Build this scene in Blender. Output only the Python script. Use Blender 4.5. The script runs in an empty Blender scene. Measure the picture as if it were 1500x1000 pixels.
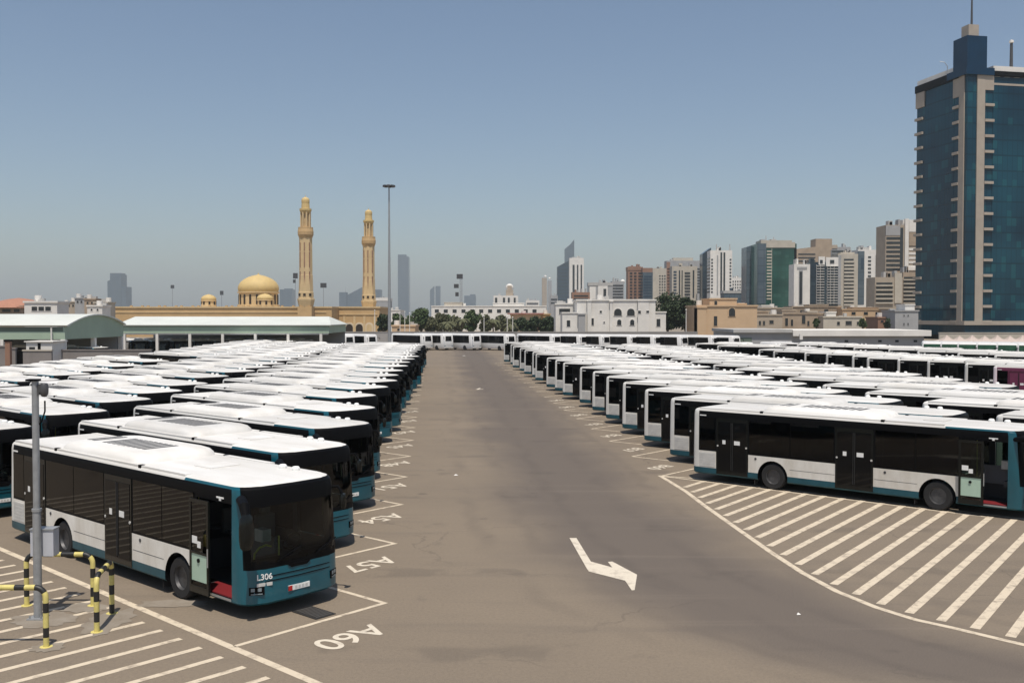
import bpy, math, random
from mathutils import Vector, Matrix
random.seed(7)
R = math.radians
scene = bpy.context.scene
col = scene.collection
F, PITCH, CH = 1448.4, 0.0261, 6.415          # focal in photo pixels, camera pitch, camera height

def gp(px, py, z=0.0):
    """ground point seen at photo pixel (px,py) on the level z"""
    c, s = math.cos(PITCH), math.sin(PITCH)
    dx = (px-750)/F; du = -(py-500)/F
    y = c+du*s; zz = -s+du*c
    t = (z-CH)/zz
    return (dx*t, y*t)
def wx(px, d): return (px-750)/F*d
def wz(py, d): return CH+(462.2-py)/F*d

# ------------------------------------------------------------------ materials
MATS = {}
def mat(name, color, rough=0.6, metal=0.0, spec=0.5, var=0.0, scale=3.0, coat=0.0, bump=0.0, var2=None, detail=4, rnd=0.0, stretch=None):
    if name in MATS: return MATS[name]
    m = bpy.data.materials.new(name); m.use_nodes = True
    nt = m.node_tree; b = nt.nodes['Principled BSDF']
    b.inputs['Base Color'].default_value = (*color, 1)
    b.inputs['Roughness'].default_value = rough
    b.inputs['Metallic'].default_value = metal
    b.inputs['Specular IOR Level'].default_value = spec
    b.inputs['Coat Weight'].default_value = coat
    if var > 0 or bump > 0:
        tc = nt.nodes.new('ShaderNodeTexCoord')
        n = nt.nodes.new('ShaderNodeTexNoise'); n.inputs['Scale'].default_value = scale
        n.inputs['Detail'].default_value = detail; n.inputs['Roughness'].default_value = 0.62
        vec = tc.outputs['Object']
        if stretch:
            mp = nt.nodes.new('ShaderNodeMapping'); mp.inputs['Scale'].default_value = stretch; nt.links.new(vec, mp.inputs['Vector']); vec = mp.outputs[0]
        if rnd:
            oi = nt.nodes.new('ShaderNodeObjectInfo'); va = nt.nodes.new('ShaderNodeVectorMath'); va.operation = 'ADD'
            ml = nt.nodes.new('ShaderNodeMath'); ml.operation = 'MULTIPLY'; ml.inputs[1].default_value = 60; nt.links.new(oi.outputs['Random'], ml.inputs[0])
            nt.links.new(vec, va.inputs[0]); nt.links.new(ml.outputs[0], va.inputs[1]); vec = va.outputs[0]
        nt.links.new(vec, n.inputs['Vector'])
        if var > 0:
            r = nt.nodes.new('ShaderNodeMapRange')
            r.inputs['From Min'].default_value = 0.3; r.inputs['From Max'].default_value = 0.7
            nt.links.new(n.outputs['Fac'], r.inputs['Value'])
            mx = nt.nodes.new('ShaderNodeMix'); mx.data_type = 'RGBA'
            c2 = var2 or tuple(c*(1-var) for c in color)
            mx.inputs[6].default_value = (*color, 1); mx.inputs[7].default_value = (*c2, 1)
            nt.links.new(r.outputs['Result'], mx.inputs[0])
            out = mx.outputs[2]
            if rnd:
                hs = nt.nodes.new('ShaderNodeHueSaturation'); rr = nt.nodes.new('ShaderNodeMapRange')
                rr.inputs[3].default_value = 1-rnd; rr.inputs[4].default_value = 1+rnd*.35; nt.links.new(oi.outputs['Random'], rr.inputs[0])
                nt.links.new(rr.outputs[0], hs.inputs['Value']); nt.links.new(out, hs.inputs['Color']); out = hs.outputs[0]
            nt.links.new(out, b.inputs['Base Color'])
        if bump > 0:
            bp = nt.nodes.new('ShaderNodeBump'); bp.inputs['Strength'].default_value = bump
            bp.inputs['Distance'].default_value = 0.05
            nt.links.new(n.outputs['Fac'], bp.inputs['Height'])
            nt.links.new(bp.outputs['Normal'], b.inputs['Normal'])
    MATS[name] = m
    return m

def clear_glass(name, tint, gloss=0.06):
    m = bpy.data.materials.new(name); m.use_nodes = True
    nt = m.node_tree; nt.nodes.clear()
    o = nt.nodes.new('ShaderNodeOutputMaterial')
    t = nt.nodes.new('ShaderNodeBsdfTransparent'); t.inputs['Color'].default_value = (*tint, 1)
    g = nt.nodes.new('ShaderNodeBsdfGlossy'); g.inputs['Roughness'].default_value = 0.03
    f = nt.nodes.new('ShaderNodeFresnel'); f.inputs['IOR'].default_value = 1.45
    mx = nt.nodes.new('ShaderNodeMixShader')
    nt.links.new(f.outputs[0], mx.inputs[0]); nt.links.new(t.outputs[0], mx.inputs[1]); nt.links.new(g.outputs[0], mx.inputs[2])
    nt.links.new(mx.outputs[0], o.inputs['Surface'])
    MATS[name] = m
    return m

def curtain(name, c1, c2, c3, floor, bay, rough=0.12):
    """curtain-wall glazing: panes of slightly different tint, dark mullions, in object space (x along, z up)"""
    m = bpy.data.materials.new(name); m.use_nodes = True
    nt = m.node_tree; b = nt.nodes['Principled BSDF']; L = nt.links.new
    b.inputs['Roughness'].default_value = rough; b.inputs['Specular IOR Level'].default_value = .3
    tc = nt.nodes.new('ShaderNodeTexCoord'); sp = nt.nodes.new('ShaderNodeSeparateXYZ'); L(tc.outputs['Object'], sp.inputs[0])
    def M(op, a, bv=None, c=None):
        n = nt.nodes.new('ShaderNodeMath'); n.operation = op
        for i, v in enumerate((a, bv, c)):
            if v is None: continue
            if isinstance(v, (int, float)): n.inputs[i].default_value = v
            else: L(v, n.inputs[i])
        return n.outputs[0]
    u = M('ADD', sp.outputs[0], sp.outputs[1])
    fu = M('FLOOR', M('DIVIDE', u, bay)); fz = M('FLOOR', M('DIVIDE', sp.outputs[2], floor/2))
    cb = nt.nodes.new('ShaderNodeCombineXYZ'); L(fu, cb.inputs[0]); L(fz, cb.inputs[1])
    wn = nt.nodes.new('ShaderNodeTexWhiteNoise'); wn.noise_dimensions = '2D'; L(cb.outputs[0], wn.inputs['Vector'])
    no = nt.nodes.new('ShaderNodeTexNoise'); no.inputs['Scale'].default_value = 0.055; L(tc.outputs['Object'], no.inputs['Vector'])
    mx = nt.nodes.new('ShaderNodeMix'); mx.data_type = 'RGBA'
    mx.inputs[6].default_value = (*c1, 1); mx.inputs[7].default_value = (*c2, 1)
    r = nt.nodes.new('ShaderNodeMapRange'); r.inputs['From Min'].default_value = .38; r.inputs['From Max'].default_value = .62
    L(no.outputs['Fac'], r.inputs['Value']); L(r.outputs[0], mx.inputs[0])
    mx2 = nt.nodes.new('ShaderNodeMix'); mx2.data_type = 'RGBA'; L(mx.outputs[2], mx2.inputs[6])
    mx2.inputs[7].default_value = (*c3, 1)
    L(M('MULTIPLY', M('GREATER_THAN', wn.outputs['Value'], 0.84), 0.32), mx2.inputs[0])
    mu = M('LESS_THAN', M('FRACT', M('DIVIDE', u, bay)), 0.09)
    mz = M('LESS_THAN', M('FRACT', M('DIVIDE', sp.outputs[2], floor)), 0.10)
    mx3 = nt.nodes.new('ShaderNodeMix'); mx3.data_type = 'RGBA'; L(mx2.outputs[2], mx3.inputs[6])
    mx3.inputs[7].default_value = (*[c*0.45 for c in c1], 1)
    L(M('MULTIPLY', M('MAXIMUM', mu, mz), .5), mx3.inputs[0]); L(mx3.outputs[2], b.inputs['Base Color'])
    MATS[name] = m
    return m

WHITE = mat('bus_white_paint', (.76,.745,.70), .35, var=.12, scale=1.3, coat=.2, rnd=.10)
ROOF = mat('bus_roof_white', (.77,.76,.735), .55, var=.2, scale=1.1, rnd=.14, stretch=(.35,1.3,1), detail=7, var2=(.63,.605,.56))
PANEL = mat('bus_panel_white', (.82,.80,.75), .4, var=.15, scale=1.6, rnd=.10, stretch=(1,1,.4), var2=(.62,.58,.51))
TEAL = mat('bus_teal_paint', (.003,.100,.140), .28, coat=.35, var=.25, scale=1.2, rnd=.2)
SKIRT = mat('bus_skirt_teal', (.010,.080,.110), .4, var=.35, scale=2.0)
BLACK = mat('bus_black_trim', (.004,.004,.0045), .5, spec=.08)
RUBBER = mat('rubber', (.018,.018,.019), .85, var=.3, scale=6)
DGLASS = mat('dark_tinted_glass', (.005,.005,.005), .04, spec=.2)
DOORBLK = mat('door_black', (.008,.009,.008), .2, spec=.3)
RIM = mat('wheel_rim_grey', (.13,.13,.135), .5, metal=.6, var=.4, scale=8)
INNER = mat('bus_interior_grey', (.05,.052,.055), .8)
SCREEN = clear_glass('windscreen_glass', (.33,.41,.39))
SIDEGL = clear_glass('side_window_glass', (.13,.14,.13))
DOORGL = clear_glass('door_glass', (.30,.38,.34))
PALEGREEN = mat('pale_green_panel', (.42,.56,.45), .4, var=.08, scale=2)
RED = mat('red_floor', (.17,.01,.014), .6)
YELLOW = mat('handrail_yellow', (.88,.80,.18), .4)
STICK = mat('white_sticker', (.78,.78,.76), .5)
SILVER = mat('brushed_metal', (.45,.46,.47), .4, metal=.7)
LENS = mat('lamp_lens', (.20,.24,.26), .12)
REDL = mat('tail_lamp_red', (.45,.02,.02), .2)
GREY = mat('bus_vent_grey', (.62,.61,.58), .55, var=.2, scale=5)
DGREY = mat('dark_grille', (.055,.055,.058), .6)
MIDGREY = mat('seat_grey', (.16,.17,.18), .8)

# ------------------------------------------------------------------ mesh builder
class MB:
    def __init__(self): self.v = []; self.f = []; self.m = []
    def add(self, vs, fs, m=0):
        o = len(self.v); self.v += [tuple(p) for p in vs]
        for f in fs: self.f.append(tuple(i+o for i in f)); self.m.append(m)
        return self
    def box(self, x0, x1, y0, y1, z0, z1, m=0):
        vs = [(x, y, z) for z in (z0, z1) for y in (y0, y1) for x in (x0, x1)]
        return self.add(vs, [(0,2,3,1),(4,5,7,6),(0,1,5,4),(2,6,7,3),(0,4,6,2),(1,3,7,5)], m)
    def cyl(self, p0, p1, r0, r1=None, n=12, m=0, cap=True):
        r1 = r0 if r1 is None else r1
        p0, p1 = Vector(p0), Vector(p1); a = (p1-p0).normalized()
        u = a.orthogonal().normalized(); w = a.cross(u)
        vs = [p0+(u*math.cos(t)+w*math.sin(t))*r0 for t in (2*math.pi*i/n for i in range(n))]
        vs += [p1+(u*math.cos(t)+w*math.sin(t))*r1 for t in (2*math.pi*i/n for i in range(n))]
        fs = [(i, (i+1)%n, (i+1)%n+n, i+n) for i in range(n)]
        if cap: fs += [tuple(reversed(range(n))), tuple(range(n, 2*n))]
        return self.add(vs, fs, m)
    def lathe(self, prof, c=(0,0,0), n=24, m=0, axis='z', cap=True):
        vs = []
        for r, h in prof:
            for i in range(n):
                t = 2*math.pi*i/n; a, b = r*math.cos(t), r*math.sin(t)
                p = (a, b, h) if axis == 'z' else (a, h, b)
                vs.append((p[0]+c[0], p[1]+c[1], p[2]+c[2]))
        fs = []
        for k in range(len(prof)-1):
            for i in range(n):
                j = (i+1) % n
                q = (k*n+i, k*n+j, (k+1)*n+j, (k+1)*n+i)
                fs.append(q if axis == 'z' else q[::-1])
        if cap and prof[0][0] > 1e-6: fs.append(tuple(reversed(range(n))) if axis == 'z' else tuple(range(n)))
        if cap and prof[-1][0] > 1e-6:
            t = tuple(range((len(prof)-1)*n, len(prof)*n)); fs.append(t if axis == 'z' else t[::-1])
        return self.add(vs, fs, m)
    def prism(self, pts, z0, z1, m=0):
        """plan outline (ccw) extruded in z"""
        n = len(pts)
        vs = [(x, y, z0) for x, y in pts]+[(x, y, z1) for x, y in pts]
        fs = [(i, (i+1)%n, (i+1)%n+n, i+n) for i in range(n)]+[tuple(reversed(range(n))), tuple(range(n, 2*n))]
        return self.add(vs, fs, m)
    def slab(self, pts, y0, y1, m=0):
        """(x,z) outline extruded in y; pts ccw seen from -y"""
        n = len(pts)
        vs = [(x, y0, z) for x, z in pts]+[(x, y1, z) for x, z in pts]
        fs = [(i, i+n, (i+1)%n+n, (i+1)%n) for i in range(n)]+[tuple(range(n)), tuple(reversed(range(n, 2*n)))]
        return self.add(vs, fs, m)
    def tube(self, path, r, n=10, m=0, mf=None):
        P = [Vector(p) for p in path]; rings = []
        u = None
        for i, p in enumerate(P):
            a = (P[min(i+1, len(P)-1)]-P[max(i-1, 0)]).normalized()
            u = a.orthogonal().normalized() if u is None else (u-a*u.dot(a)).normalized()
            w = a.cross(u)
            rr = r[i] if isinstance(r, (list, tuple)) else r
            rings.append([p+(u*math.cos(2*math.pi*k/n)+w*math.sin(2*math.pi*k/n))*rr for k in range(n)])
        o = len(self.v)
        for g in rings: self.v += [tuple(p) for p in g]
        for i in range(len(P)-1):
            for k in range(n):
                j = (k+1) % n
                self.f.append((o+i*n+k, o+i*n+j, o+(i+1)*n+j, o+(i+1)*n+k)); self.m.append(mf[i] if mf else m)
        self.f.append(tuple(o+k for k in reversed(range(n)))); self.m.append(mf[0] if mf else m)
        e = o+(len(P)-1)*n
        self.f.append(tuple(e+k for k in range(n))); self.m.append(mf[-1] if mf else m)
        return self
    def mesh(self, name, mats, smooth=False):
        me = bpy.data.meshes.new(name)
        me.from_pydata(self.v, [], self.f)
        for x in (mats if isinstance(mats, (list, tuple)) else [mats]): me.materials.append(x)
        me.polygons.foreach_set('material_index', self.m)
        if smooth:
            me.polygons.foreach_set('use_smooth', [True]*len(self.f))
            try: me.set_sharp_from_angle(angle=R(35))
            except Exception: pass
        me.update()
        return me
    def build(self, name, mats, parent=None, smooth=False, loc=None):
        o = bpy.data.objects.new(name, self.mesh(name, mats, smooth)); col.objects.link(o)
        if parent: o.parent = parent
        if loc: o.location = loc
        return o

def tag(o, label=None, cat=None, group=None, kind=None):
    if label: o['label'] = label
    if cat: o['category'] = cat
    if group: o['group'] = group
    if kind: o['kind'] = kind
    return o
def empty(name, loc, rz=0.0):
    o = bpy.data.objects.new(name, None); o.location = loc; o.rotation_euler = (0,0,rz)
    o.empty_display_size = .3; col.objects.link(o); return o
def copy_tree(o, parent=None):
    c = o.copy(); col.objects.link(c)
    if parent: c.parent = parent
    for ch in list(o.children): copy_tree(ch, c)
    return c
def ordinal(n):
    w = ['first','second','third','fourth','fifth','sixth','seventh','eighth','ninth','tenth','eleventh','twelfth','thirteenth','fourteenth','fifteenth',
         'sixteenth','seventeenth','eighteenth','nineteenth','twentieth','twenty-first','twenty-second','twenty-third','twenty-fourth','twenty-fifth']
    return w[n-1]
def text_mesh(s, size, m, thick=0.0, width=None):
    c = bpy.data.curves.new('text', 'FONT'); c.body = s; c.size = size; c.align_x = 'CENTER'; c.align_y = 'CENTER'; c.extrude = thick
    c.offset = size*.012
    o = bpy.data.objects.new('text', c); col.objects.link(o)
    dg = bpy.context.evaluated_depsgraph_get(); dg.update()
    me = bpy.data.meshes.new_from_object(o.evaluated_get(dg))
    bpy.data.objects.remove(o); me.materials.clear(); me.materials.append(m)
    return me
def arch_pts(x, z0, w, h, n=8):
    """arched opening outline (x,z), ccw seen from -y"""
    r = w/2; zs = z0+h-r
    return [(x-r, z0), (x+r, z0)]+[(x+r*math.cos(math.pi*i/n), zs+r*math.sin(math.pi*i/n)) for i in range(n+1)]

# ------------------------------------------------------------------ the city bus (x forward from rear, y left, z up)
BL, BW = 11.98, 1.275
BM = [WHITE, ROOF, PANEL, TEAL, SKIRT, BLACK, INNER, GREY]
def outline(inset, fs=0.0):
    W = BW-inset; x0 = inset; x1 = BL-inset-fs
    rf, rr = .42, .20
    pts = []
    def arc(cx, cy, r, a0, a1, n):
        for i in range(n+1):
            a = R(a0+(a1-a0)*i/n); pts.append((cx+r*math.cos(a), cy+r*math.sin(a)))
    xs = [.30, 1.06, 2.42, 9.5, min(11.42, x1-rf-.004)]
    if inset+rr > .28: xs[0] = inset+rr+.02
    arc(x0+rr, -W+rr, rr, 180, 270, 3)
    pts.extend((x, -W) for x in xs)
    arc(x1-rf, -W+rf, rf, -90, -12, 5)
    bow = .10
    for k in (-.5, 0, .5): pts.append((x1+bow*(1-(k*1.3)**2)-.012, k*1.3*W))
    arc(x1-rf, W-rf, rf, 12, 90, 5)
    pts.extend((x, W) for x in reversed(xs))
    arc(x0+rr, W-rr, rr, 90, 180, 3)
    return pts
LV = []
SIDEW = ((.36,1.02,-1),(2.46,4.08,-1),(4.11,5.74,-1),(7.22,8.55,-1),(8.58,9.93,-1),(.5,2.2,1),(2.24,4.1,1),(4.14,6.0,1),(6.04,8.0,1),(8.04,10.2,1))
def front_x(y, z):
    for (z0,i0,f0),(z1,i1,f1) in zip(LV, LV[1:]):
        if z0 <= z <= z1:
            t = (z-z0)/(z1-z0); i = i0+(i1-i0)*t; f = f0+(f1-f0)*t; break
    P = [p for p in outline(i, f) if p[0] > 11]
    P.sort(key=lambda p: p[1])
    for a, c in zip(P, P[1:]):
        if a[1] <= y <= c[1]: return a[0]+(c[0]-a[0])*(y-a[1])/max(1e-6, c[1]-a[1])
    return P[0][0]
def bus_shell():
    LV[:] = lv = [(.30,.05,0),(.35,.0,0),(.55,.0,0),(1.06,.0,.02),(1.20,.0,.03),(2.62,.015,.11),(2.735,.03,.13),(2.79,.065,.16),(2.825,.14,.22),(2.845,.30,.34)]
    b = MB(); rings = [outline(i, f) for z, i, f in lv]; n = len(rings[0])
    for (z, i, f), rg in zip(lv, rings): b.v += [(x, y, z) for x, y in rg]
    for k in range(len(lv)-1):
        zm = (lv[k][0]+lv[k+1][0])/2
        for j in range(n):
            j2 = (j+1) % n
            x = (rings[k][j][0]+rings[k][j2][0])/2; y = (rings[k][j][1]+rings[k][j2][1])/2
            front = x > 11.55 and abs(y) < 1.18; nose = x > 11.42
            rear = x < .16 and abs(y) < 1.05
            if zm > 2.735: m = 5 if (front and zm < 2.77) else (3 if zm < 2.77 and x > 9.5 else 1)
            elif zm > 2.62: m = 5 if front else (3 if x > 11.3 else (0 if x < .30 else 5))
            elif zm > 1.06:
                if nose: m = 5 if front else 3
                elif rear: m = 0
                elif x < .30: m = 0
                else: m = 2 if zm < 1.2 and not (1.06 < x < 2.42 and y < 0) else 5
            elif zm > .55:
                if nose: m = 3
                elif x < .30: m = 0
                else: m = 2
                if y < 0 and 1.06 < x < 2.42: m = 5
            else: m = 3 if nose else 4
            b.f.append((k*n+j, k*n+j2, (k+1)*n+j2, (k+1)*n+j)); b.m.append(m)
    b.f.append(tuple(reversed(range(n)))); b.m.append(5)
    t = (len(lv)-1)*n
    b.f.append(tuple(range(t, t+n))); b.m.append(1)
    o = b.build('body', BM)
    cut = []
    c = MB()
    for wxx in (3.405, 9.28):
        for s in (-1, 1):
            c = MB(); c.cyl((wxx, s*.62, .46), (wxx, s*1.6, .46), .60, n=28, m=5); cut.append(c.build('cut', BM))
    c = MB(); c.box(8.9, 11.72, -1.20, 1.20, .40, 2.52, 6); cut.append(c.build('cut', BM))
    c = MB(); c.box(10.02, 11.42, -1.6, -1.0, .401, 2.42, 5); cut.append(c.build('cut', BM))
    c = MB(); c.box(.32, 8.95, -1.205, 1.205, 1.12, 2.515, 6); cut.append(c.build('cut', BM))
    for x0, x1, s in SIDEW:
        c = MB(); ya, yb = sorted((s*1.0, s*1.7)); c.box(x0+.03, x1-.03, ya, yb, 1.29, 2.47, 5); cut.append(c.build('cut', BM))
    c = MB(); c.box(10.35, 11.35, 1.0, 1.6, 1.30, 2.32, 5); cut.append(c.build('cut', BM))
    c = MB(); c.slab([(-1.09,1.24),(-.28,1.22),(-.2,1.16),(.2,1.16),(.28,1.22),(1.09,1.24),(1.05,2.36),(-1.05,2.36)], 11.3, 12.4, 5)
    c.v = [(y, x, z) for x, y, z in c.v]; c.f = [f[::-1] for f in c.f]; cut.append(c.build('cut', BM))
    for q in cut:
        md = o.modifiers.new('b', 'BOOLEAN'); md.operation = 'DIFFERENCE'; md.solver = 'EXACT'; md.object = q
    dg = bpy.context.evaluated_depsgraph_get(); dg.update()
    me = bpy.data.meshes.new_from_object(o.evaluated_get(dg))
    for q in cut: bpy.data.objects.remove(q)
    bpy.data.objects.remove(o)
    me.name = 'body'
    me.polygons.foreach_set('use_smooth', [True]*len(me.polygons)); me.set_sharp_from_angle(angle=R(28))
    return me

def rounded(x0, x1, y0, y1, r, n=4):
    pts = []
    for cx, cy, a in ((x1-r, y0+r, -90), (x1-r, y1-r, 0), (x0+r, y1-r, 90), (x0+r, y0+r, 180)):
        for i in range(n+1):
            t = R(a+90*i/n); pts.append((cx+r*math.cos(t), cy+r*math.sin(t)))
    return pts
def loft(b, rings, m=0, cap=True):
    n = len(rings[0]); o = len(b.v)
    for g in rings: b.v += g
    for k in range(len(rings)-1):
        for j in range(n):
            b.f.append((o+k*n+j, o+k*n+(j+1)%n, o+(k+1)*n+(j+1)%n, o+(k+1)*n+j)); b.m.append(m)
    if cap:
        b.f.append(tuple(o+(len(rings)-1)*n+j for j in range(n))); b.m.append(m)
        b.f.append(tuple(o+j for j in reversed(range(n)))); b.m.append(m)

SHELL = bus_shell()
def make_bus():
    root = empty('city_bus', (0,0,0))
    o = bpy.data.objects.new('body', SHELL); col.objects.link(o); o.parent = root
    Y = -BW
    # side glazing, each pane its own part
    for x0, x1, z0, z1, s in ((.33,1.02,1.26,2.50,-1),(2.46,4.08,1.26,2.50,-1),(4.11,5.74,1.26,2.50,-1),(7.22,8.55,1.26,2.50,-1),(8.58,9.93,1.26,2.50,-1),
                              (.5,2.2,1.26,2.5,1),(2.24,4.1,1.26,2.5,1),(4.14,6.0,1.26,2.5,1),(6.04,8.0,1.26,2.5,1),(8.04,10.2,1.26,2.5,1)):
        b = MB(); y = s*(BW+.004); t = s*(BW-.014)
        b.slab([(x0,z0),(x1,z0),(x1,z1),(x0,z1)], min(y-(.012 if s > 0 else 0), y), y+(.012 if s < 0 else 0))
        b.build('window', SIDEGL, root)
    b = MB(); b.box(-.004,.02,-1.02,1.02,1.35,2.45); b.build('rear_window', DGLASS, root)
    b = MB(); b.box(10.36,11.34,1.258,1.264,1.31,2.31); b.build('driver_window', DOORGL, root)
    # windscreen: curved sheet just outside the front face
    b = MB(); ys = [-1.10,-.95,-.7,-.35,0,.35,.7,.95,1.10]
    fx = front_x
    zs = [1.17, 1.6, 2.0, 2.38]
    for z in zs: b.v += [(fx(y, z)+.006, y, z) for y in ys]
    n = len(ys)
    for k in range(len(zs)-1):
        for j in range(n-1): b.f.append((k*n+j, k*n+j+1, (k+1)*n+j+1, (k+1)*n+j)); b.m.append(0)
    b.build('windscreen', SCREEN, root, smooth=True)
    b = MB(); b.box(11.72, 11.80, -.9, .9, 2.40, 2.52); b.build('destination_display', BLACK, root)
    for y, a in ((-.55,.5),(.45,.5)):
        b = MB(); b.tube([(fx(y,1.2)+.03,y,1.19),(fx(y+a*.8,1.4)+.03,y+a*.8,1.30)], .012, 6); b.tube([(fx(y+a*.1,1.25)+.035,y+a*.1,1.23),(fx(y+a,1.5)+.03,y+a*1.25,1.42)], .016, 6)
        b.build('wiper', BLACK, root)
    # front trim: notch under the windscreen and bumper seams
    b = MB(); b.v = []
    x = front_x(0, 1.04)+.012
    b.add([(x,-.30,1.075),(x,-.20,1.0),(x,.20,1.0),(x,.30,1.075),(x-.06,-.30,1.075),(x-.06,-.2,1.0),(x-.06,.2,1.0),(x-.06,.3,1.075)],
          [(0,1,2,3),(4,7,6,5),(0,4,5,1),(1,5,6,2),(2,6,7,3),(3,7,4,0)])
    b.build('front_notch', BLACK, root)
    for s in (-1, 1):
        b = MB(); c = Vector((front_x(s*1.0, .64)-.02, s*1.0, .62)); r = Matrix.Rotation(s*R(33), 3, 'Z')
        def pl(w, h, d, cz, cy=0, m=0):
            o0 = len(b.v); b.box(-.02, d, -w/2+cy, w/2+cy, cz-h/2, cz+h/2, m)
            b.v[o0:] = [tuple(r @ Vector(p)+c) for p in b.v[o0:]]
        pl(.32, .17, .03, 0, 0, 0); 
        h = b.build('headlight', BLACK, root)
        b2 = MB(); b = b2
        for cy in (-.08, .06): pl(.08, .07, .04, .03, cy, 0)
        pl(.24, .02, .04, -.06, 0, 0)
        b2.build('lens', LENS, h)
    b = MB(); xp = front_x(.26, .55)+.02; b.box(11.9, xp, -.30, .26, .50, .61, 0); b.box(xp-.02, xp+.004, -.30, -.20, .502, .608, 1)
    for i in range(4): b.box(xp-.02, xp+.0035, -.13+i*.09, -.07+i*.09, .525, .585, 2)
    b.build('number_plate', [STICK, REDL, GREY], root)
    for z in (.80, .90):
        b = MB(); b.tube([(fx(y,z)+.004, y, z) for y in (-.85,-.6,-.3,0,.3,.6,.85)], .010, 6); b.build('bumper_seam', BLACK, root)
    ya, yb = -1.02, -.66
    xa, xb = front_x(ya, .9), front_x(yb, .9); an = math.atan2(yb-ya, xb-xa)
    t = bpy.data.objects.new('fleet_number', text_mesh('L306', .175, STICK, .006)); col.objects.link(t); t.parent = root
    t.location = ((xa+xb)/2+.03, (ya+yb)/2-.015, .90); t.rotation_euler = (R(90), 0, an)
    b = MB(); b.box(-.17,.17,-.035,.035,-.004,.004); t = b.build('fleet_badge', GREY, root); t.location = ((xa+xb)/2+.03, (ya+yb)/2-.015, .745); t.rotation_euler = (R(90), 0, an)
    # doors
    for x0, x1 in ((1.08,2.40),(5.80,7.15)):
        b = MB(); b.box(x0, x1, Y-.012, Y+.02, .36, 2.50); d = b.build('door', DOORBLK, root)
        xm = (x0+x1)/2
        for a, c in ((x0+.07, xm-.03), (xm+.03, x1-.07)):
            b = MB(); b.box(a, c, Y-.022, Y-.011, .50, 2.36); b.build('pane', DGLASS, d)
        for cx, w in ((xm-.33, .13), (xm+.22, .24)):
            b = MB(); b.box(cx-w/2, cx+w/2, Y-.027, Y-.021, 1.52, 1.67); b.build('sticker', STICK, d)
        b = MB(); b.tube([(xm-.03, Y-.028, .55), (xm-.03, Y-.028, 2.34)], .012, 6); b.tube([(xm+.03, Y-.028, .55), (xm+.03, Y-.028, 2.34)], .012, 6)
        b.build('rubber_seal', RUBBER, d)
        for cx in (x0+.06, x1-.06):
            b = MB(); b.cyl((cx, Y-.03, 1.44), (cx, Y-.01, 1.44), .035, n=10); b.build('button', GREY, d)
    # front door: leaf swung open beside the body
    b = MB(); x0, x1, y = 9.98, 10.74, Y-.14
    b.box(x0, x0+.07, y, y+.045, .36, 2.42); b.box(x1-.07, x1, y, y+.045, .36, 2.42); b.box(x0+.07, x1-.07, y, y+.045, 2.34, 2.42)
    b.box(x0+.07, x1-.07, y, y+.045, .36, .52); b.box(x0+.07, x1-.07, y, y+.045, 1.22, 1.27)
    d = b.build('open_door', DOORBLK, root)
    b = MB(); b.box(x0+.07, x1-.07, y+.015, y+.03, .62, 1.22); b.build('lower_panel', PALEGREEN, d)
    b = MB(); b.box(x0+.07, x1-.07, y+.015, y+.03, .52, .62); b.build('pane', DOORGL, d); b = MB(); b.box(x0+.07, x1-.07, y+.015, y+.03, 1.27, 2.34); b.build('pane', DOORGL, d)
    b = MB(); b.cyl((x0+.36, y-.01, 1.08), (x0+.36, y+.02, 1.08), .045, n=12); b.build('lock', BLACK, d)
    for a, z, w, h in ((.10,1.44,.2,.16),(.31,1.36,.13,.14)):
        b = MB(); b.box(x0+a, x0+a+w, y+.008, y+.014, z, z+h); b.build('sticker', STICK, d)
    b = MB(); b.tube([(x1+.02, y-.03, 1.0), (x1+.02, y-.03, 1.4)], .016, 8); b.build('handrail', SILVER, d)
    b = MB(); b.box(10.04, 11.40, Y-.012, Y+.05, .352, .398); b.build('door_step', SILVER, root)
    # cab interior seen through door and windscreen
    b = MB(); b.box(10.0, 11.38, -1.24, -.72, .404, .43); b.build('floor', RED, root)
    b = MB(); b.box(9.5, 11.55, .05, 1.15, .41, .95); b.build('driver_platform', INNER, root)
    b = MB(); b.box(9.95,10.45,.32,.84,1.0,1.14); b.box(9.85,10.0,.34,.82,1.1,1.75); b.box(9.88,9.98,.46,.70,1.78,1.98); b.build('driver_seat', MIDGREY, root)
    b = MB(); b.box(11.2, 11.7, -.9, 1.15, .95, 1.13); b.build('dashboard', INNER, root)
    b = MB(); b.tube([(11.02+.10*math.sin(t)*1, .55+.23*math.cos(t), 1.28+.2*math.sin(t)) for t in [2*math.pi*i/16 for i in range(17)]], .018, 8); b.build('steering_wheel', BLACK, root)
    b = MB(); b.tube([(11.62,-.86,1.16),(11.62,-.84,1.33),(11.62,-.72,1.44),(11.62,-.55,1.47),(11.62,-.42,1.42)], .022, 8); b.build('handrail', YELLOW, root)
    b = MB(); b.tube([(11.62,-.22,1.14),(11.62,-.22,1.62)], .02, 8); b.build('handrail', YELLOW, root)
    b = MB(); b.tube([(10.2,-.22,.43),(10.2,-.22,2.4)], .02, 8); b.build('handrail', YELLOW, root)
    b = MB(); b.box(10.25, 11.2, -.05, .02, .9, 1.5); b.build('cab_partition', MIDGREY, root)
    b = MB(); b.box(11.0, 11.3, -.42, -.2, 1.45, 1.72); b.build('ticket_machine', GREY, root)
    for x in (1.5, 2.9, 3.9, 4.9, 7.6, 8.5):
        for s in (-1, 1):
            if s < 0 and x < 2.4: continue
            b = MB(); ya, yb = sorted((s*.35, s*1.12)); b.box(x-.05, x+.05, ya, yb, 1.13, 1.72); b.box(x, x+.45, ya+.03, yb-.03, 1.13, 1.2); b.build('seat', MIDGREY, root)
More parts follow.
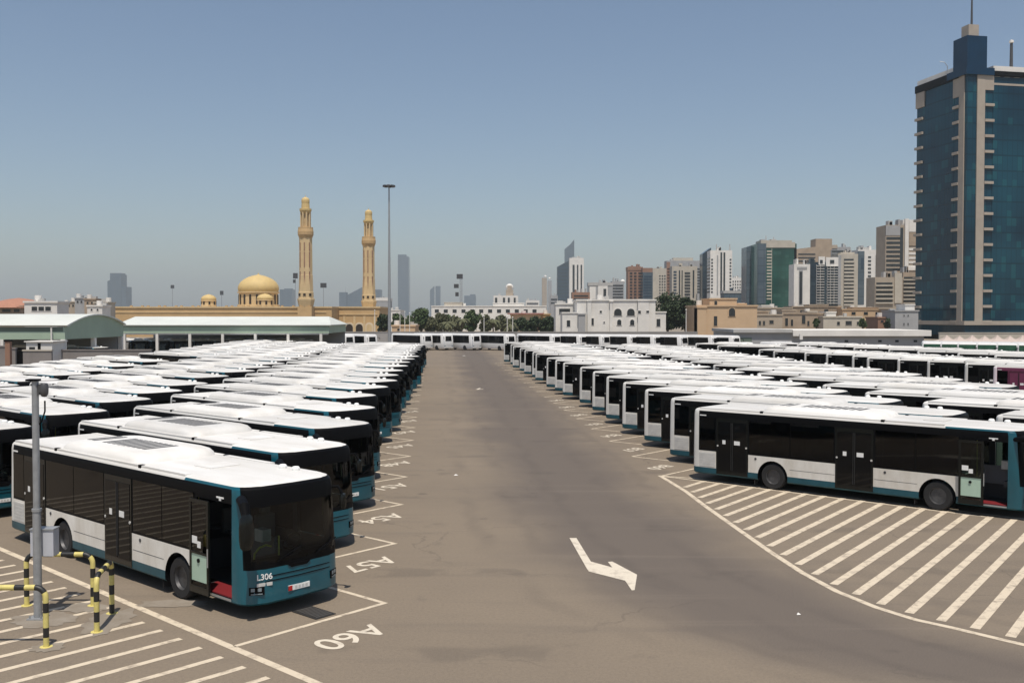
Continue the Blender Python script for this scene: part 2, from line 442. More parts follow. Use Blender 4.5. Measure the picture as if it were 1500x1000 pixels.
    for x in (2.5, 5.7, 7.2, 8.9):
        b = MB(); b.tube([(x,-.55,1.13),(x,-.55,2.5)], .022, 6); b.build('handrail', YELLOW, root)
    # wheels
    for wxx in (3.405, 9.28):
        for s in (-1, 1):
            b = MB(); b.lathe([(.28,-.14),(.44,-.15),(.475,-.11),(.475,.11),(.44,.15),(.29,.15),(.28,.10)], (wxx, s*1.09, .475), 28, axis='y', cap=False)
            w = b.build('wheel', RUBBER, root, smooth=True)
            b = MB(); b.lathe([(.0,.05),(.11,.05),(.13,.02),(.24,-.01),(.285,.10),(.285,.13),(.27,.13),(.25,.06)] if s > 0 else [(.25,-.06),(.27,-.13),(.285,-.13),(.285,-.10),(.24,.01),(.13,-.02),(.11,-.05),(0,-.05)], (wxx, s*1.09, .475), 24, axis='y')
            for k in range(8):
                t = k*math.pi/4; b.cyl((wxx+.18*math.cos(t), s*1.08, .475+.18*math.sin(t)), (wxx+.18*math.cos(t), s*1.115, .475+.18*math.sin(t)), .02, n=6)
            b.build('rim', RIM, w, smooth=True)
    for wxx in (3.405, 9.28):
        b = MB(); b.box(wxx-.75, wxx-.73, Y+.03, Y+.35, .12, .40); b.build('mud_flap', RUBBER, root)
    # side details
    b = MB()
    for i in range(6): b.box(.33, 1.03, Y-.012, Y+.01, .60+i*.09, .675+i*.09)
    b.build('vent_grille', GREY, root)
    for x in (2.72, 7.55):
        b = MB(); b.cyl((x, Y-.012, 1.08), (x, Y+.01, 1.08), .045, n=12); b.build('filler_cap', DGREY, root)
    for x0, x1 in ((4.08,5.78),(7.19,8.62)):
        b = MB(); b.box(x0, x1, Y-.003, Y+.01, .80, .812); b.build('panel_seam', DGREY, root)
    b = MB(); b.box(10.85,11.12,Y-.001,Y+.03,2.50,2.535); b.box(10.95,11.02,Y-.001,Y+.03,2.45,2.50); b.build('maker_badge', STICK, root)
    b = MB(); b.box(.34,.62,Y-.003,Y+.01,2.545,2.585); b.build('rear_badge', STICK, root)
    for s in (-1, 1):
        b = MB(); b.box(-.012,.03, s*1.0-.07, s*1.0+.07, .75, 1.25); b.build('tail_light', REDL, root)
    b = MB(); b.box(-.008,.02,-.85,.85,.62,1.22); b.build('engine_cover', GREY, root)
    # roof: rails, air conditioner, hatch, lamps
    for s in (-1, 1):
        for x0, x1 in ((.28,2.84),(2.98,7.36),(7.50,9.46)):
            b = MB(); ya, yb = sorted((s*1.20, s*1.02)); b.box(x0, x1, ya, yb, 2.76, 2.85); b.build('roof_rail', ROOF, root)
        for x in (2.91, 7.43):
            b = MB(); ya, yb = sorted((s*1.215, s*1.10)); b.box(x-.06, x+.06, ya, yb, 2.70, 2.86); b.build('rail_joint', BLACK, root)
    b = MB(); rings = []
    for z, i in ((2.80,0),(2.91,.03),(2.99,.09),(3.04,.20),(3.06,.36)):
        g = rounded(2.75+i*1.6, 7.32-i*1.6, -1.16+i, 1.16-i, max(.55-i*.3,.2), 5); rings.append([(x, y, z) for x, y in g])
    loft(b, rings); ac = b.build('air_conditioner', ROOF, root, smooth=True)
    for x0, n in ((3.3, 2), (4.15, 9)):
        for i in range(n):
            b = MB(); b.box(x0+i*.26, x0+i*.26+.14, -.52, .42, 3.05, 3.067); b.build('grille', DGREY, ac)
    b = MB(); b.box(8.5, 9.2, -.4, .4, 2.83, 2.872); b.build('roof_hatch', ROOF, root)
    for x in (10.35, 10.85):
        b = MB(); b.lathe([(.10,2.82),(.10,2.90),(.07,2.94),(0,2.95)], (x, .80, 0), 10); b.build('roof_cap', STICK, root)
    # mirrors
    for s, k in ((-1, 1),):
        b = MB(); b.tube([(11.55,s*1.17,2.52),(11.85,s*1.30,2.58),(12.12,s*1.42,2.50),(12.25,s*1.46,2.26)], [.07,.10,.11,.08], 10)
        a = b.build('mirror', BLACK, root, smooth=True)
        b = MB(); rings = []
        for z, q in ((2.36,.45),(2.28,.85),(2.1,1.0),(1.85,1.0),(1.68,.85),(1.62,.5)):
            rings.append([(12.27+.075*q*math.cos(t), s*1.47+.17*q*k*math.sin(t), z) for t in [2*math.pi*i/10 for i in range(10)]])
        rings = rings[::-1]; loft(b, rings); b.build('mirror_head', DOORBLK, a, smooth=True)
    b = MB(); b.tube([(11.6,1.16,2.50),(11.80,1.27,2.52),(11.88,1.32,2.36)], .035, 8); a = b.build('mirror', BLACK, root, smooth=True)
    b = MB(); rings = []
    for z, q in ((2.02,.6),(2.07,.95),(2.3,1.0),(2.36,.7)):
        rings.append([(11.90+.05*q*math.cos(t), 1.33+.09*q*math.sin(t), z) for t in [2*math.pi*i/10 for i in range(10)]])
    loft(b, rings); b.build('mirror_head', DOORBLK, a, smooth=True)
    return root

def join_tree(root, name, swap=None):
    """all parts of a finished thing as one mesh, for copies too small to show parts"""
    vs, fs, ms, mats = [], [], [], []
    def rec(o, M):
        for ch in o.children:
            Mc = M @ ch.matrix_basis
            me = ch.data; off = len(vs)
            vs.extend(tuple(Mc @ v.co) for v in me.vertices)
            loc = []
            for x in me.materials:
                x = (swap or {}).get(x.name, x)
                if x not in mats: mats.append(x)
                loc.append(mats.index(x))
            for p in me.polygons:
                fs.append(tuple(off+i for i in p.vertices)); ms.append(loc[p.material_index])
            rec(ch, Mc)
    rec(root, Matrix.Identity(4))
    me = bpy.data.meshes.new(name); me.from_pydata(vs, [], fs)
    for x in mats: me.materials.append(x)
    me.polygons.foreach_set('material_index', ms); me.update()
    return me

BUS = make_bus()
FAR = join_tree(BUS, 'city_bus')
YAW = R(-41.3)
used = [False]
def bus_at(tip=None, rear=None, parts=True, label='', group='', mesh=None, jit=1.0, loose=True):
    """tip = front left roof corner on the ground plan, rear = rear right corner"""
    far = loose and not parts
    yaw = YAW+R(random.uniform(-.5,.5))*(2.2 if far else 1)
    c, s = math.cos(yaw), math.sin(yaw)
    if tip: lx, ly, (x, y) = BL-.1, BW, tip
    else: lx, ly, (x, y) = .1, -BW, rear
    px, py = x-(lx*c-ly*s), y-(lx*s+ly*c)
    if parts:
        if not used[0]: o = BUS; used[0] = True
        else: o = copy_tree(BUS)
    else:
        o = bpy.data.objects.new('city_bus', mesh or FAR); col.objects.link(o)
    k = random.uniform(-.3,.3) if far else 0
    o.location = (px+k*c, py+k*s, 0); o.rotation_euler = (0,0,yaw)
    return tag(o, label, 'bus', group)

# row along the left side of the aisle (front left roof corners)
L1 = [(-4.05,22.55),(-4.45,27.8),(-4.62,33.4),(-5.2,39.06),(-6.0,45.1),(-6.1,50.4),(-6.2,55.3),(-6.5,60.2),(-6.8,65.3)]
g = 'city buses in the row left of the aisle'
for i, p in enumerate(L1):
    k_ = .19 if i == 0 else .13; p = (p[0]+k_*math.cos(YAW), p[1]+k_*math.sin(YAW))
    lab = ('nearest teal bus on the left, red-floored door open beside the striped barriers' if i == 0 else
           f'teal-fronted white-roofed bus, {ordinal(i+1)} from the front in the row left of the aisle')
    bus_at(tip=p, parts=i < 7, label=lab, group=g)
k = len(L1)
for i in range(10):
    y = 71.5+5.6*i
    bus_at(tip=(-2.75-.0625*y+random.uniform(-.15,.15), y), parts=False, label=f'white-roofed bus, {ordinal(k+1+i)} from the front in the row left of the aisle', group=g)
g = 'city buses in the second row left of the aisle'
L2 = [(-15.48,32.3),(-15.16,37.6),(-15.42,42.9),(-15.65,47.7),(-15.98,52.8),(-16.5,59.1),(-16.7,65),(-16.9,70),(-17.0,75)]
L2 += [(-16.9-.06*(y-76)+random.uniform(-.15,.15), y) for y in [81+5.4*i for i in range(9)]]
for i, p in enumerate(L2):
    bus_at(tip=p, parts=i < 5, label=f'white-roofed bus, {ordinal(i+1)} from the front in the second row left of aisle', group=g)
g = 'city buses in the third row left of the aisle'
L3 = [(-25.4,51.4),(-25.4,56),(-25.9,61.5),(-26.1,66),(-26.9,72.2),(-27,79)]
L3 += [(-25.2-.055*(y-88)*1.6+random.uniform(-.15,.15), y) for y in [89+5.4*i for i in range(10)]]
for i, p in enumerate(L3):
    bus_at(tip=p, parts=i < 2, label=f'white-roofed bus, {ordinal(i+1)} from the front in the third row left of aisle', group=g)
g = 'city buses in the row right of the aisle'
R1 = [(7.12,38.5),(6.95,43.3),(6.5,48.4),(6.0,53.6),(5.6,58.8),(5.2,63.9),(4.75,69.4),(3.9,76),(3.5,80.6),(3.1,84.6)]
R1 += [((px-750)/F*y, y) for px, y in ((785,93.5),(777,98.5),(770,103.5),(762,109.5),(753,116.4),(745,124.5),(738,131.5))]
for i, p in enumerate(R1):
    lab = ('nearest bus on the right, pale green door panel, parked along the hatched triangle' if i == 0 else
           f'white-pillared bus, {ordinal(i+1)} from the front in the row right of the aisle')
    bus_at(rear=p, parts=i < 9, label=lab, group=g)
g = 'city buses in the second row right of the aisle'
for i in range(17):
    y = 35.9+5.25*i
    bus_at(rear=(17.7-.088*(y-36)+random.uniform(-.15,.15), y+random.uniform(-.15,.15)), parts=i < 3, label=f'white-roofed bus, {ordinal(i+1)} from the front in the second row right of aisle', group=g)
g = 'city buses in the third row right of the aisle'
R2 = [(1411.7,74.8),(1363.3,78.8),(1311,82),(1274,84.8),(1244,89),(1211.7,93),(1181.7,96.5),(1129,101),(1111,105.5),(1051,119),(1016.7,128.5)]
MAROON = mat('maroon_paint', (.16,.03,.075), .35, var=.2, scale=1.5)
MAROOND = mat('maroon_dark', (.07,.012,.03), .3)
PINKW = mat('pinkish_white_roof', (.80,.70,.72), .5)
mb = join_tree(BUS, 'maroon_bus', {'bus_panel_white': MAROON, 'bus_black_trim': MAROON, 'dark_tinted_glass': MAROON, 'bus_white_paint': PINKW, 'door_black': MAROOND, 'bus_skirt_teal': MAROOND})
o = bus_at(rear=(wx(1458, 70.7), 70.7), parts=False, label='maroon city bus with pink-white roof at the right edge of the lot', group=g, mesh=mb); o.name = 'maroon_bus'
for i, (px, d) in enumerate(R2):
    bus_at(rear=(wx(px, d), d), parts=False, label=f'white-framed dark city bus, {ordinal(i+1)} beyond the maroon bus in the third right row', group=g)
g = 'city buses in the far right row'
for i in range(9):
    d = 84+5.6*i
    bus_at(rear=(45.4-.24*(d-84)+random.uniform(-.3,.3), d), parts=False, label=f'white-roofed bus, {ordinal(i+1)} from the front in the fourth row right of aisle', group=g)

# ------------------------------------------------------------------ white coaches in the far cross row, green-windowed buses at right
CWHITE = mat('coach_white', (.78,.77,.75), .35, var=.08, scale=.8)
GREENG = mat('green_windscreen', (.022,.10,.055), .15, var=.5, scale=1.2)
def make_coach(L, glass, name, w0=1.35, w1=2.5, ac=True, hw=1.06):
    root = empty(name, (0,0,0)); b = MB(); rings = []
    for z, i in ((.35,.06),(.5,0),(1.5,0),(2.75,.06),(2.98,.14),(3.06,.3)):
        rings.append([(x, y, z) for x, y in rounded(i*.5, L-i*1.4, -1.25+i, 1.25-i, .25, 4)])
    loft(b, rings); b.build('body', CWHITE, root, smooth=True)
    for s in (-1, 1):
        b = MB(); ya, yb = sorted((s*1.262, s*1.17)); b.slab([(.7,1.35),(L-.75,1.35),(L-.9,2.72),(.7,2.72)], ya, yb); b.build('side_window', glass, root)
    b = MB(); b.slab([(-hw,w0),(hw,w0),(hw*.94,w1),(-hw*.94,w1)], L-.6, L+.02); b.v = [(y, x, z) for x, y, z in b.v]; b.f = [f[::-1] for f in b.f]
    for i, p in enumerate(b.v):
        if p[0] > L-.3 and p[2] > 2: b.v[i] = (L-.045, p[1], p[2])
    b.build('windscreen', glass, root)
    for x in (2.2, L-2.0):
        for s in (-1, 1):
            b = MB(); b.lathe([(.2,-.13),(.44,-.13),(.46,0),(.44,.13),(.2,.13)], (x, s*1.14, .46), 16, axis='y'); b.build('wheel', RUBBER, root)
    for s in (-1, 1):
        b = MB(); b.box(L-.02, L+.02, s*.85-.16, s*.85+.16, .72, .90); b.build('headlight', LENS, root)
    b = MB(); b.box(L+.0, L+.05, -1.1, 1.1, .45, .62); b.build('bumper', GREY, root)
    for s in (-1, 1):
        b = MB(); b.tube([(L-.1,s*1.1,2.5),(L+.3,s*1.35,2.45),(L+.35,s*1.38,2.1)], .05, 6); b.build('mirror', BLACK, root)
    if ac: b = MB(); b.box(2.0, 4.6, -.8, .8, 3.05, 3.22); b.build('air_conditioner', CWHITE, root)
    return root
COACH = make_coach(9.6, DGLASS, 'white_coach', 1.72, 2.62, False, .72)
first = True
ends = [487,520,553,634,664,705,756,823,862,895,936,970,1009,1055,1085]
for i, px in enumerate(ends):
    d = 184-.045*max(0, px-700)
    d = {0:176,1:176,2:178}.get(i, d)
    o = COACH if first else copy_tree(COACH); first = False
    yaw = R(-46)+R(random.uniform(-2,2))
    c, s = math.cos(yaw), math.sin(yaw)
    x = wx(px, d)                         # front left corner
    o.location = (x-(9.5*c-1.2*s), d-(9.5*s+1.2*c), 0); o.rotation_euler = (0,0,yaw)
    tag(o, f'white coach with dark windows, {ordinal(i+1)} from the left in the far cross row', 'coach', 'white coaches in the far cross row')
GC = make_coach(9.0, GREENG, 'green_windowed_bus', 1.0, 2.85, False); first = True
for i, px in enumerate((1366, 1393, 1418, 1446, 1476, 1507)):
    d = 124-1.2*i
    o = GC if first else copy_tree(GC); first = False
    yaw = R(-112)
    o.location = (wx(px, d)-9.0*math.cos(yaw), d-9.0*math.sin(yaw), 0); o.rotation_euler = (0,0,yaw)
    tag(o, f'white bus with green windscreen, {ordinal(i+1)} from the left before the tower', 'bus', 'green-glazed buses at the right')
V = make_coach(5.2, DGLASS, 'white_van'); V.scale = (1,.85,.8); V.location = (wx(1118,150), 150, 0); V.rotation_euler = (0,0,R(-50))
tag(V, 'small white van with black windscreen before the grey warehouse', 'van')

# ------------------------------------------------------------------ ground and markings
def asphalt():
    m = bpy.data.materials.new('worn_asphalt'); m.use_nodes = True
    nt = m.node_tree; b = nt.nodes['Principled BSDF']; L = nt.links.new
    b.inputs['Roughness'].default_value = .85; b.inputs['Specular IOR Level'].default_value = .25
    g = nt.nodes.new('ShaderNodeNewGeometry'); sp = nt.nodes.new('ShaderNodeSeparateXYZ'); L(g.outputs['Position'], sp.inputs[0])
    def M(op, a, bv=None, clamp=False):
        n = nt.nodes.new('ShaderNodeMath'); n.operation = op; n.use_clamp = clamp
        for i, v in enumerate((a, bv)):
            if v is None: continue
            if isinstance(v, (int, float)): n.inputs[i].default_value = v
            else: L(v, n.inputs[i])
        return n.outputs[0]
    def N(scale, detail=5, vec=None, rough=.6):
        n = nt.nodes.new('ShaderNodeTexNoise'); n.inputs['Scale'].default_value = scale; n.inputs['Detail'].default_value = detail
        n.inputs['Roughness'].default_value = rough
        L(vec or g.outputs['Position'], n.inputs['Vector']); return n.outputs['Fac']
    def mix(f, a, c):
        n = nt.nodes.new('ShaderNodeMix'); n.data_type = 'RGBA'
        L(f, n.inputs[0])
        for i, v in ((6, a), (7, c)):
            if isinstance(v, tuple): n.inputs[i].default_value = (*v, 1)
            else: L(v, n.inputs[i])
        return n.outputs[2]
    def rng(v, a, c, t0=0., t1=1.):
        n = nt.nodes.new('ShaderNodeMapRange'); n.interpolation_type = 'SMOOTHSTEP'
        for i, q in enumerate((a, c, t0, t1)): n.inputs[i+1].default_value = q
        L(v, n.inputs[0]); return n.outputs[0]
    x, y = sp.outputs[0], sp.outputs[1]
    # the trafficked lane: tyre-darkened band following the aisle and turning right at the near end
    base = M('SUBTRACT', 4.9, M('MULTIPLY', y, .07))
    ext = M('MULTIPLY', M('EXPONENT', M('DIVIDE', M('SUBTRACT', 18.0, y), 4.6)), 4.6)
    d = M('ABSOLUTE', M('SUBTRACT', x, M('ADD', base, M('MINIMUM', ext, 40.0))))
    d = M('ADD', d, M('MULTIPLY', M('SUBTRACT', N(.16, 3), .5), 4.5))
    lane = rng(d, 4.3, 1.0)
    blotch = N(.10, 4)
    c = mix(rng(blotch, .25, .8), TAN1, TAN2)
    c = mix(lane, c, LANE)
    # paired tyre tracks following the lane
    t = M('ABSOLUTE', M('ADD', M('SUBTRACT', x, M('ADD', base, M('MINIMUM', ext, 40.0))), M('MULTIPLY', M('SUBTRACT', N(.35, 2), .5), 1.6)))
    for cen, wd, am in ((1.05,.42,.34),(2.75,.38,.24),(4.3,.5,.22)):
        q = rng(M('ABSOLUTE', M('SUBTRACT', t, cen)), wd, .05)
        c = mix(M('MULTIPLY', M('MULTIPLY', q, rng(N(.22, 4), .35, .62)), am), c, (.075,.062,.055))
    # curved tyre scuffs and oil drips
    wv = nt.nodes.new('ShaderNodeTexWave'); wv.wave_type = 'RINGS'; wv.inputs['Scale'].default_value = .06; wv.inputs['Distortion'].default_value = 2.2; wv.inputs['Detail'].default_value = 2
    mp3 = nt.nodes.new('ShaderNodeMapping'); mp3.inputs['Location'].default_value = (-14,-6,0); L(g.outputs['Position'], mp3.inputs['Vector']); L(mp3.outputs[0], wv.inputs['Vector'])
    c = mix(M('MULTIPLY', M('MULTIPLY', rng(wv.outputs['Fac'], .90, .99), rng(N(.5, 3), .5, .62)), .30), c, (.06,.052,.047))
    vo = nt.nodes.new('ShaderNodeTexVoronoi'); vo.inputs['Scale'].default_value = .42; L(g.outputs['Position'], vo.inputs['Vector'])
    c = mix(M('MULTIPLY', M('MULTIPLY', rng(M('ADD', vo.outputs['Distance'], M('MULTIPLY', N(6, 4), .12)), .17, .10), rng(N(.3, 2), .50, .60)), .55), c, (.05,.043,.04))
    # fine cracks
    vc = nt.nodes.new('ShaderNodeTexVoronoi'); vc.feature = 'DISTANCE_TO_EDGE'; vc.inputs['Scale'].default_value = .16
    vm = nt.nodes.new('ShaderNodeVectorMath'); vm.operation = 'ADD'; nz = nt.nodes.new('ShaderNodeTexNoise'); nz.inputs['Scale'].default_value = .9; nz.inputs['Detail'].default_value = 4
    L(g.outputs['Position'], nz.inputs['Vector']); L(g.outputs['Position'], vm.inputs[0]); L(nz.outputs['Color'], vm.inputs[1]); L(vm.outputs[0], vc.inputs['Vector'])
    c = mix(M('MULTIPLY', M('MULTIPLY', rng(vc.outputs['Distance'], .005, .0015), rng(N(.13, 2), .48, .58)), .30), c, (.055,.047,.042))
    # streaks along the drive direction
    mp = nt.nodes.new('ShaderNodeMapping'); mp.inputs['Rotation'].default_value = (0,0,R(14)); mp.inputs['Scale'].default_value = (.12,1.0,1)
    L(g.outputs['Position'], mp.inputs['Vector'])
    st = N(.9, 5, mp.outputs[0])
    c = mix(M('MULTIPLY', rng(st, .52, .75), .30), c, (.10,.085,.075))
    mp2 = nt.nodes.new('ShaderNodeMapping'); mp2.inputs['Rotation'].default_value = (0,0,R(-38)); mp2.inputs['Scale'].default_value = (.05,1.3,1)
    L(g.outputs['Position'], mp2.inputs['Vector'])
    c = mix(M('MULTIPLY', rng(N(.8, 4, mp2.outputs[0]), .56, .72), .22), c, (.24,.195,.155))
    c = mix(M('MULTIPLY', rng(N(1.1, 6), .62, .74), .35), c, (.09,.075,.066))
    c = mix(M('MULTIPLY', rng(N(14, 3), .35, .7), .26), c, (.10,.083,.07))
    c = mix(M('MULTIPLY', rng(N(45, 3), .40, .7), .26), c, (.32,.27,.21))
    L(c, b.inputs['Base Color'])
    bp = nt.nodes.new('ShaderNodeBump'); bp.inputs['Strength'].default_value = .25; bp.inputs['Distance'].default_value = .02
    L(N(40, 3), bp.inputs['Height']); L(bp.outputs['Normal'], b.inputs['Normal'])
    return m
TAN1, TAN2, LANE = (.222,.178,.130), (.182,.147,.110), (.116,.096,.081)
SAND = mat('sandy_ground', (.30,.25,.19), .9, var=.3, scale=.02)
b = MB(); b.box(-6000, 6000, -300, 9000, -.5, -.02); tag(b.build('ground', SAND), kind='structure')
b = MB(); b.add([(-140,-30,0),(140,-30,0),(140,230,0),(-140,230,0)], [(0,1,2,3)]); tag(b.build('asphalt_lot', asphalt()), kind='structure')

def paint(name, color, wear):
    m = bpy.data.materials.new(name); m.use_nodes = True
    nt = m.node_tree; b = nt.nodes['Principled BSDF']; L = nt.links.new; b.inputs['Roughness'].default_value = .75
    g = nt.nodes.new('ShaderNodeNewGeometry')
    n = nt.nodes.new('ShaderNodeTexNoise'); n.inputs['Scale'].default_value = 3.2; n.inputs['Detail'].default_value = 8; n.inputs['Roughness'].default_value = .7
    L(g.outputs['Position'], n.inputs['Vector'])
    r = nt.nodes.new('ShaderNodeMapRange'); r.inputs[1].default_value = .50; r.inputs[2].default_value = .68; r.inputs[3].default_value = 0; r.inputs[4].default_value = wear
    L(n.outputs['Fac'], r.inputs[0])
    mx = nt.nodes.new('ShaderNodeMix'); mx.data_type = 'RGBA'; mx.inputs[6].default_value = (*color, 1); mx.inputs[7].default_value = (.24,.19,.145,1)
    L(r.outputs[0], mx.inputs[0]); L(mx.outputs[2], b.inputs['Base Color'])
    return m
PAINT = paint('worn_road_paint', (.60,.51,.385), .85)
PAINT2 = paint('white_road_paint', (.64,.57,.46), .55)
def stripe(b, p, q, w, z=.005):
    p, q = Vector((*p[:2], 0)), Vector((*q[:2], 0)); a = (q-p).normalized(); n = Vector((-a.y, a.x, 0))*w/2
    b.add([(v.x, v.y, z) for v in (p-n, q-n, q+n, p+n)], [(0,1,2,3)])
hd = (math.cos(YAW), math.sin(YAW)); sd = (math.cos(YAW+math.pi/2), math.sin(YAW+math.pi/2))
# bay outlines left of the aisle
for i in range(16):
    cx, cy = -2.85-.0785*5.77*i, 21.93+5.77*i
    b = MB(); q = (cx-sd[0]*3.85, cy-sd[1]*3.85)
    stripe(b, (cx+sd[0]*.06, cy+sd[1]*.06), q, .12)
    stripe(b, (cx-hd[0]*.06, cy-hd[1]*.06), (cx-hd[0]*12.5, cy-hd[1]*12.5), .12, .0052)
    tag(b.build('bay_line', PAINT), kind='structure')
# bay outlines right of the aisle (rear end)
for i in range(18):
    cx, cy = 5.96-.089*5.5*i, 39.43+5.5*i
    b = MB(); stripe(b, (cx, cy), (cx+sd[0]*3.9, cy+sd[1]*3.9), .12)
    stripe(b, (cx+hd[0]*.06, cy+hd[1]*.06), (cx+hd[0]*12.3, cy+hd[1]*12.3), .12, .0052)
    tag(b.build('bay_line', PAINT), kind='structure')
# bay numbers
def number(s, x, y, rz, size):
    t = bpy.data.objects.new('bay_number', text_mesh(s, size, PAINT2)); col.objects.link(t)
    t.location = (x, y, .006); t.rotation_euler = (0,0,rz); tag(t, kind='structure')
for i in range(9):
    number(f'A{60-3*i}', -3.24-.0785*5.77*i, 19.62+5.77*i, R(-130), .97)
for i in range(7):
    number(f'B{60-3*i}', 6.25-.089*5.5*i, 41.75+5.5*i, R(-130), .88)
# left hatched zone
b = MB(); n0, n1 = (-14.6,27.56), (-2.6,16.35); m0 = (-22.6,35.0); stripe(b, m0, n1, .17); tag(b.build('hatch_border', PAINT), kind='structure')
ld = Vector((n1[0]-n0[0], n1[1]-n0[1], 0)).normalized(); up = Vector((math.cos(R(47.5)), math.sin(R(47.5)), 0)); ln = Vector((ld.y, -ld.x, 0))
b = MB()
for i in range(-8, 22):
    p = Vector((n0[0], n0[1], 0))+ld*(.55+i*.772)
    q = p-up*.42; r_ = p-up*14
    stripe(b, (q.x, q.y), (r_.x, r_.y), .155)
tag(b.build('hatch_stripes', PAINT), kind='structure')
# right hatched zone
curve = [(5.93,39.55),(6.01,38.9),(6.35,36.0),(6.51,33.3),(6.75,30.2),(7.03,26.69),(7.26,24.51),(7.57,22.86),(8.02,21.6),(8.53,20.72),(9.03,20.22),(9.99,19.13),(11.2,18.3),(13,17.6)]
b = MB()
def ribbon(b, pts, w, z=.005):
    P = [Vector((*p, 0)) for p in pts]; o = len(b.v)
    for i, p in enumerate(P):
        a = (P[min(i+1,len(P)-1)]-P[max(i-1,0)]).normalized(); n = Vector((-a.y, a.x, 0))*w/2
        b.v += [(p.x-n.x, p.y-n.y, z), (p.x+n.x, p.y+n.y, z)]
    for i in range(len(P)-1): b.f.append((o+2*i, o+2*i+2, o+2*i+3, o+2*i+1)); b.m.append(0)
ribbon(b, curve, .17)
u0, u1 = gp(1017.6,700.4), gp(1500,759.8); stripe(b, (5.95,39.48), u0, .13, .0055); stripe(b, u0, u1, .14, .0058)
tag(b.build('hatch_border', PAINT), kind='structure')
b = MB(); up = (math.cos(R(53.5)), math.sin(R(53.5))); nn = (up[1], -up[0])
def cross(k, a, c):
    """where the line n.p = k meets the segment a-c"""
    da = nn[0]*a[0]+nn[1]*a[1]-k; dc = nn[0]*c[0]+nn[1]*c[1]-k
    if da*dc > 0 or da == dc: return None
    t = da/(da-dc); return (a[0]+(c[0]-a[0])*t, a[1]+(c[1]-a[1])*t)
k = -18.1
while k < 1:
    hits = [h for h in (cross(k, curve[i], curve[i+1]) for i in range(len(curve)-1)) if h]
    h2 = cross(k, u0, (u0[0]+(u1[0]-u0[0])*1.6, u0[1]+(u1[1]-u0[1])*1.6))
    if hits and h2:
        p = hits[-1]
        if math.dist(p, h2) > .9: stripe(b, (p[0]+up[0]*.3, p[1]+up[1]*.3), (h2[0]-up[0]*.28, h2[1]-up[1]*.28), .2)
    k += .688
tag(b.build('hatch_stripes', PAINT), kind='structure')
# turn arrow
b = MB(); z = .006
A = [(1.66,28.40),(1.86,28.40),(2.06,25.66),(1.90,24.93)]; B_ = [(2.06,25.66),(2.56,25.05),(2.74,23.80),(1.93,24.66),(1.90,24.93)]
H = [(2.56,25.05),(2.50,25.62),(2.62,25.66),(3.10,24.35),(2.87,22.98),(2.80,22.95),(2.74,23.80)]
for pl in (A, B_, H): b.add([(x, y, z) for x, y in pl], [tuple(range(len(pl)))])
tag(b.build('turn_arrow', PAINT2), kind='structure')
# small white marks and scraps on the lane
for px, py, w in ((706,570,.5),):
    x, y = gp(px, py); b = MB(); stripe(b, (x-.5, y-.2), (x+.1, y+.2), .3); stripe(b, (x-.2, y+1.3), (x-.4, y), .2, .0055); tag(b.build('worn_arrow', PAINT2), kind='structure')
scrap = mat('paper_scrap', (.7,.68,.64), .8)
for (px, py, s), lb in zip(((668,696,.09),(1170,900,.045),(680,521,.3)), ('white paper scrap lying on the tan left side of the lane','small white paper scrap near the hatched triangle','pale litter far down the aisle before the coaches')):
    x, y = gp(px, py); b = MB(); b.add([(x-s,y-s*.6,.008),(x+s,y-s*.4,.012),(x+s*.8,y+s*.7,.008),(x-s*.2,y+s*.4,.05),(x-s*.8,y+s*.6,.01)], [(0,1,3),(1,2,3),(0,3,4)])
    tag(b.build('paper_scrap', scrap), lb, 'litter')
# drain grating
gx, gy = -4.28, 21.2
IRON = mat('cast_iron', (.03,.028,.027), .6, var=.4, scale=20)
dr = empty('drain_grate', (gx, gy, 0), YAW); b = MB()
b.box(-.42,.42,-.27,.27,.001,.014); fr = b.build('frame', IRON, dr)
b = MB()
for i in range(9): b.box(-.36+i*.085, -.31+i*.085, -.21, .21, .013, .026)
b.build('bars', mat('iron_bars', (.07,.065,.06), .5), dr)
tag(dr, 'black iron drain grate in front of the nearest left bus', 'drain grate')

# ------------------------------------------------------------------ camera pole and barriers
GALV = mat('galvanised_steel', (.36,.37,.38), .45, metal=.3, var=.25, scale=5)
pr = empty('camera_pole', (-10.06, 20.83, 0)); 
b = MB(); b.cyl((0,0,0),(0,0,2.3),.085,.085,14); b.cyl((0,0,2.3),(0,0,5.05),.07,.07,14); b.cyl((0,0,2.28),(0,0,2.34),.1,.1,14); b.build('pole', GALV, pr, smooth=True)
b = MB(); b.box(-.17,.17,-.17,.17,0,.03)
for sx in (-1,1):
    for sy in (-1,1): b.cyl((sx*.12,sy*.12,.03),(sx*.12,sy*.12,.09),.018,n=8)
b.build('base_plate', GALV, pr)
b = MB(); b.box(-.19,.30,.09,.36,1.30,1.86); bx = b.build('cabinet', mat('cabinet_grey', (.50,.51,.55), .5, var=.1, scale=3), pr)
b = MB(); b.box(-.205,.315,.07,.375,1.86,1.885); b.build('cabinet_lid', GALV, bx)
b = MB(); b.box(-.16,.08,-.1,.1,5.04,5.08); b.build('cap', BLACK, pr)
b = MB(); b.box(.06,.10,-.04,.04,4.75,4.95); b.box(.10,.19,-.06,.06,4.80,4.98); b.lathe([(.0,4.70),(.05,4.71),(.08,4.76),(.085,4.83),(.085,4.95),(.06,4.99),(0,5.0)], (.19,0,0), 14); b.build('camera_head', mat('camera_grey', (.07,.07,.072), .4, var=.2), pr, smooth=True)
b = MB(); b.tube([(.2,0,4.62),(.19,.02,4.4),(.12,.02,4.18),(.06,.02,4.12)], .018, 6); b.build('cable', BLACK, pr)
tag(pr, 'grey steel camera pole with junction cabinet standing among the striped barriers', 'pole')
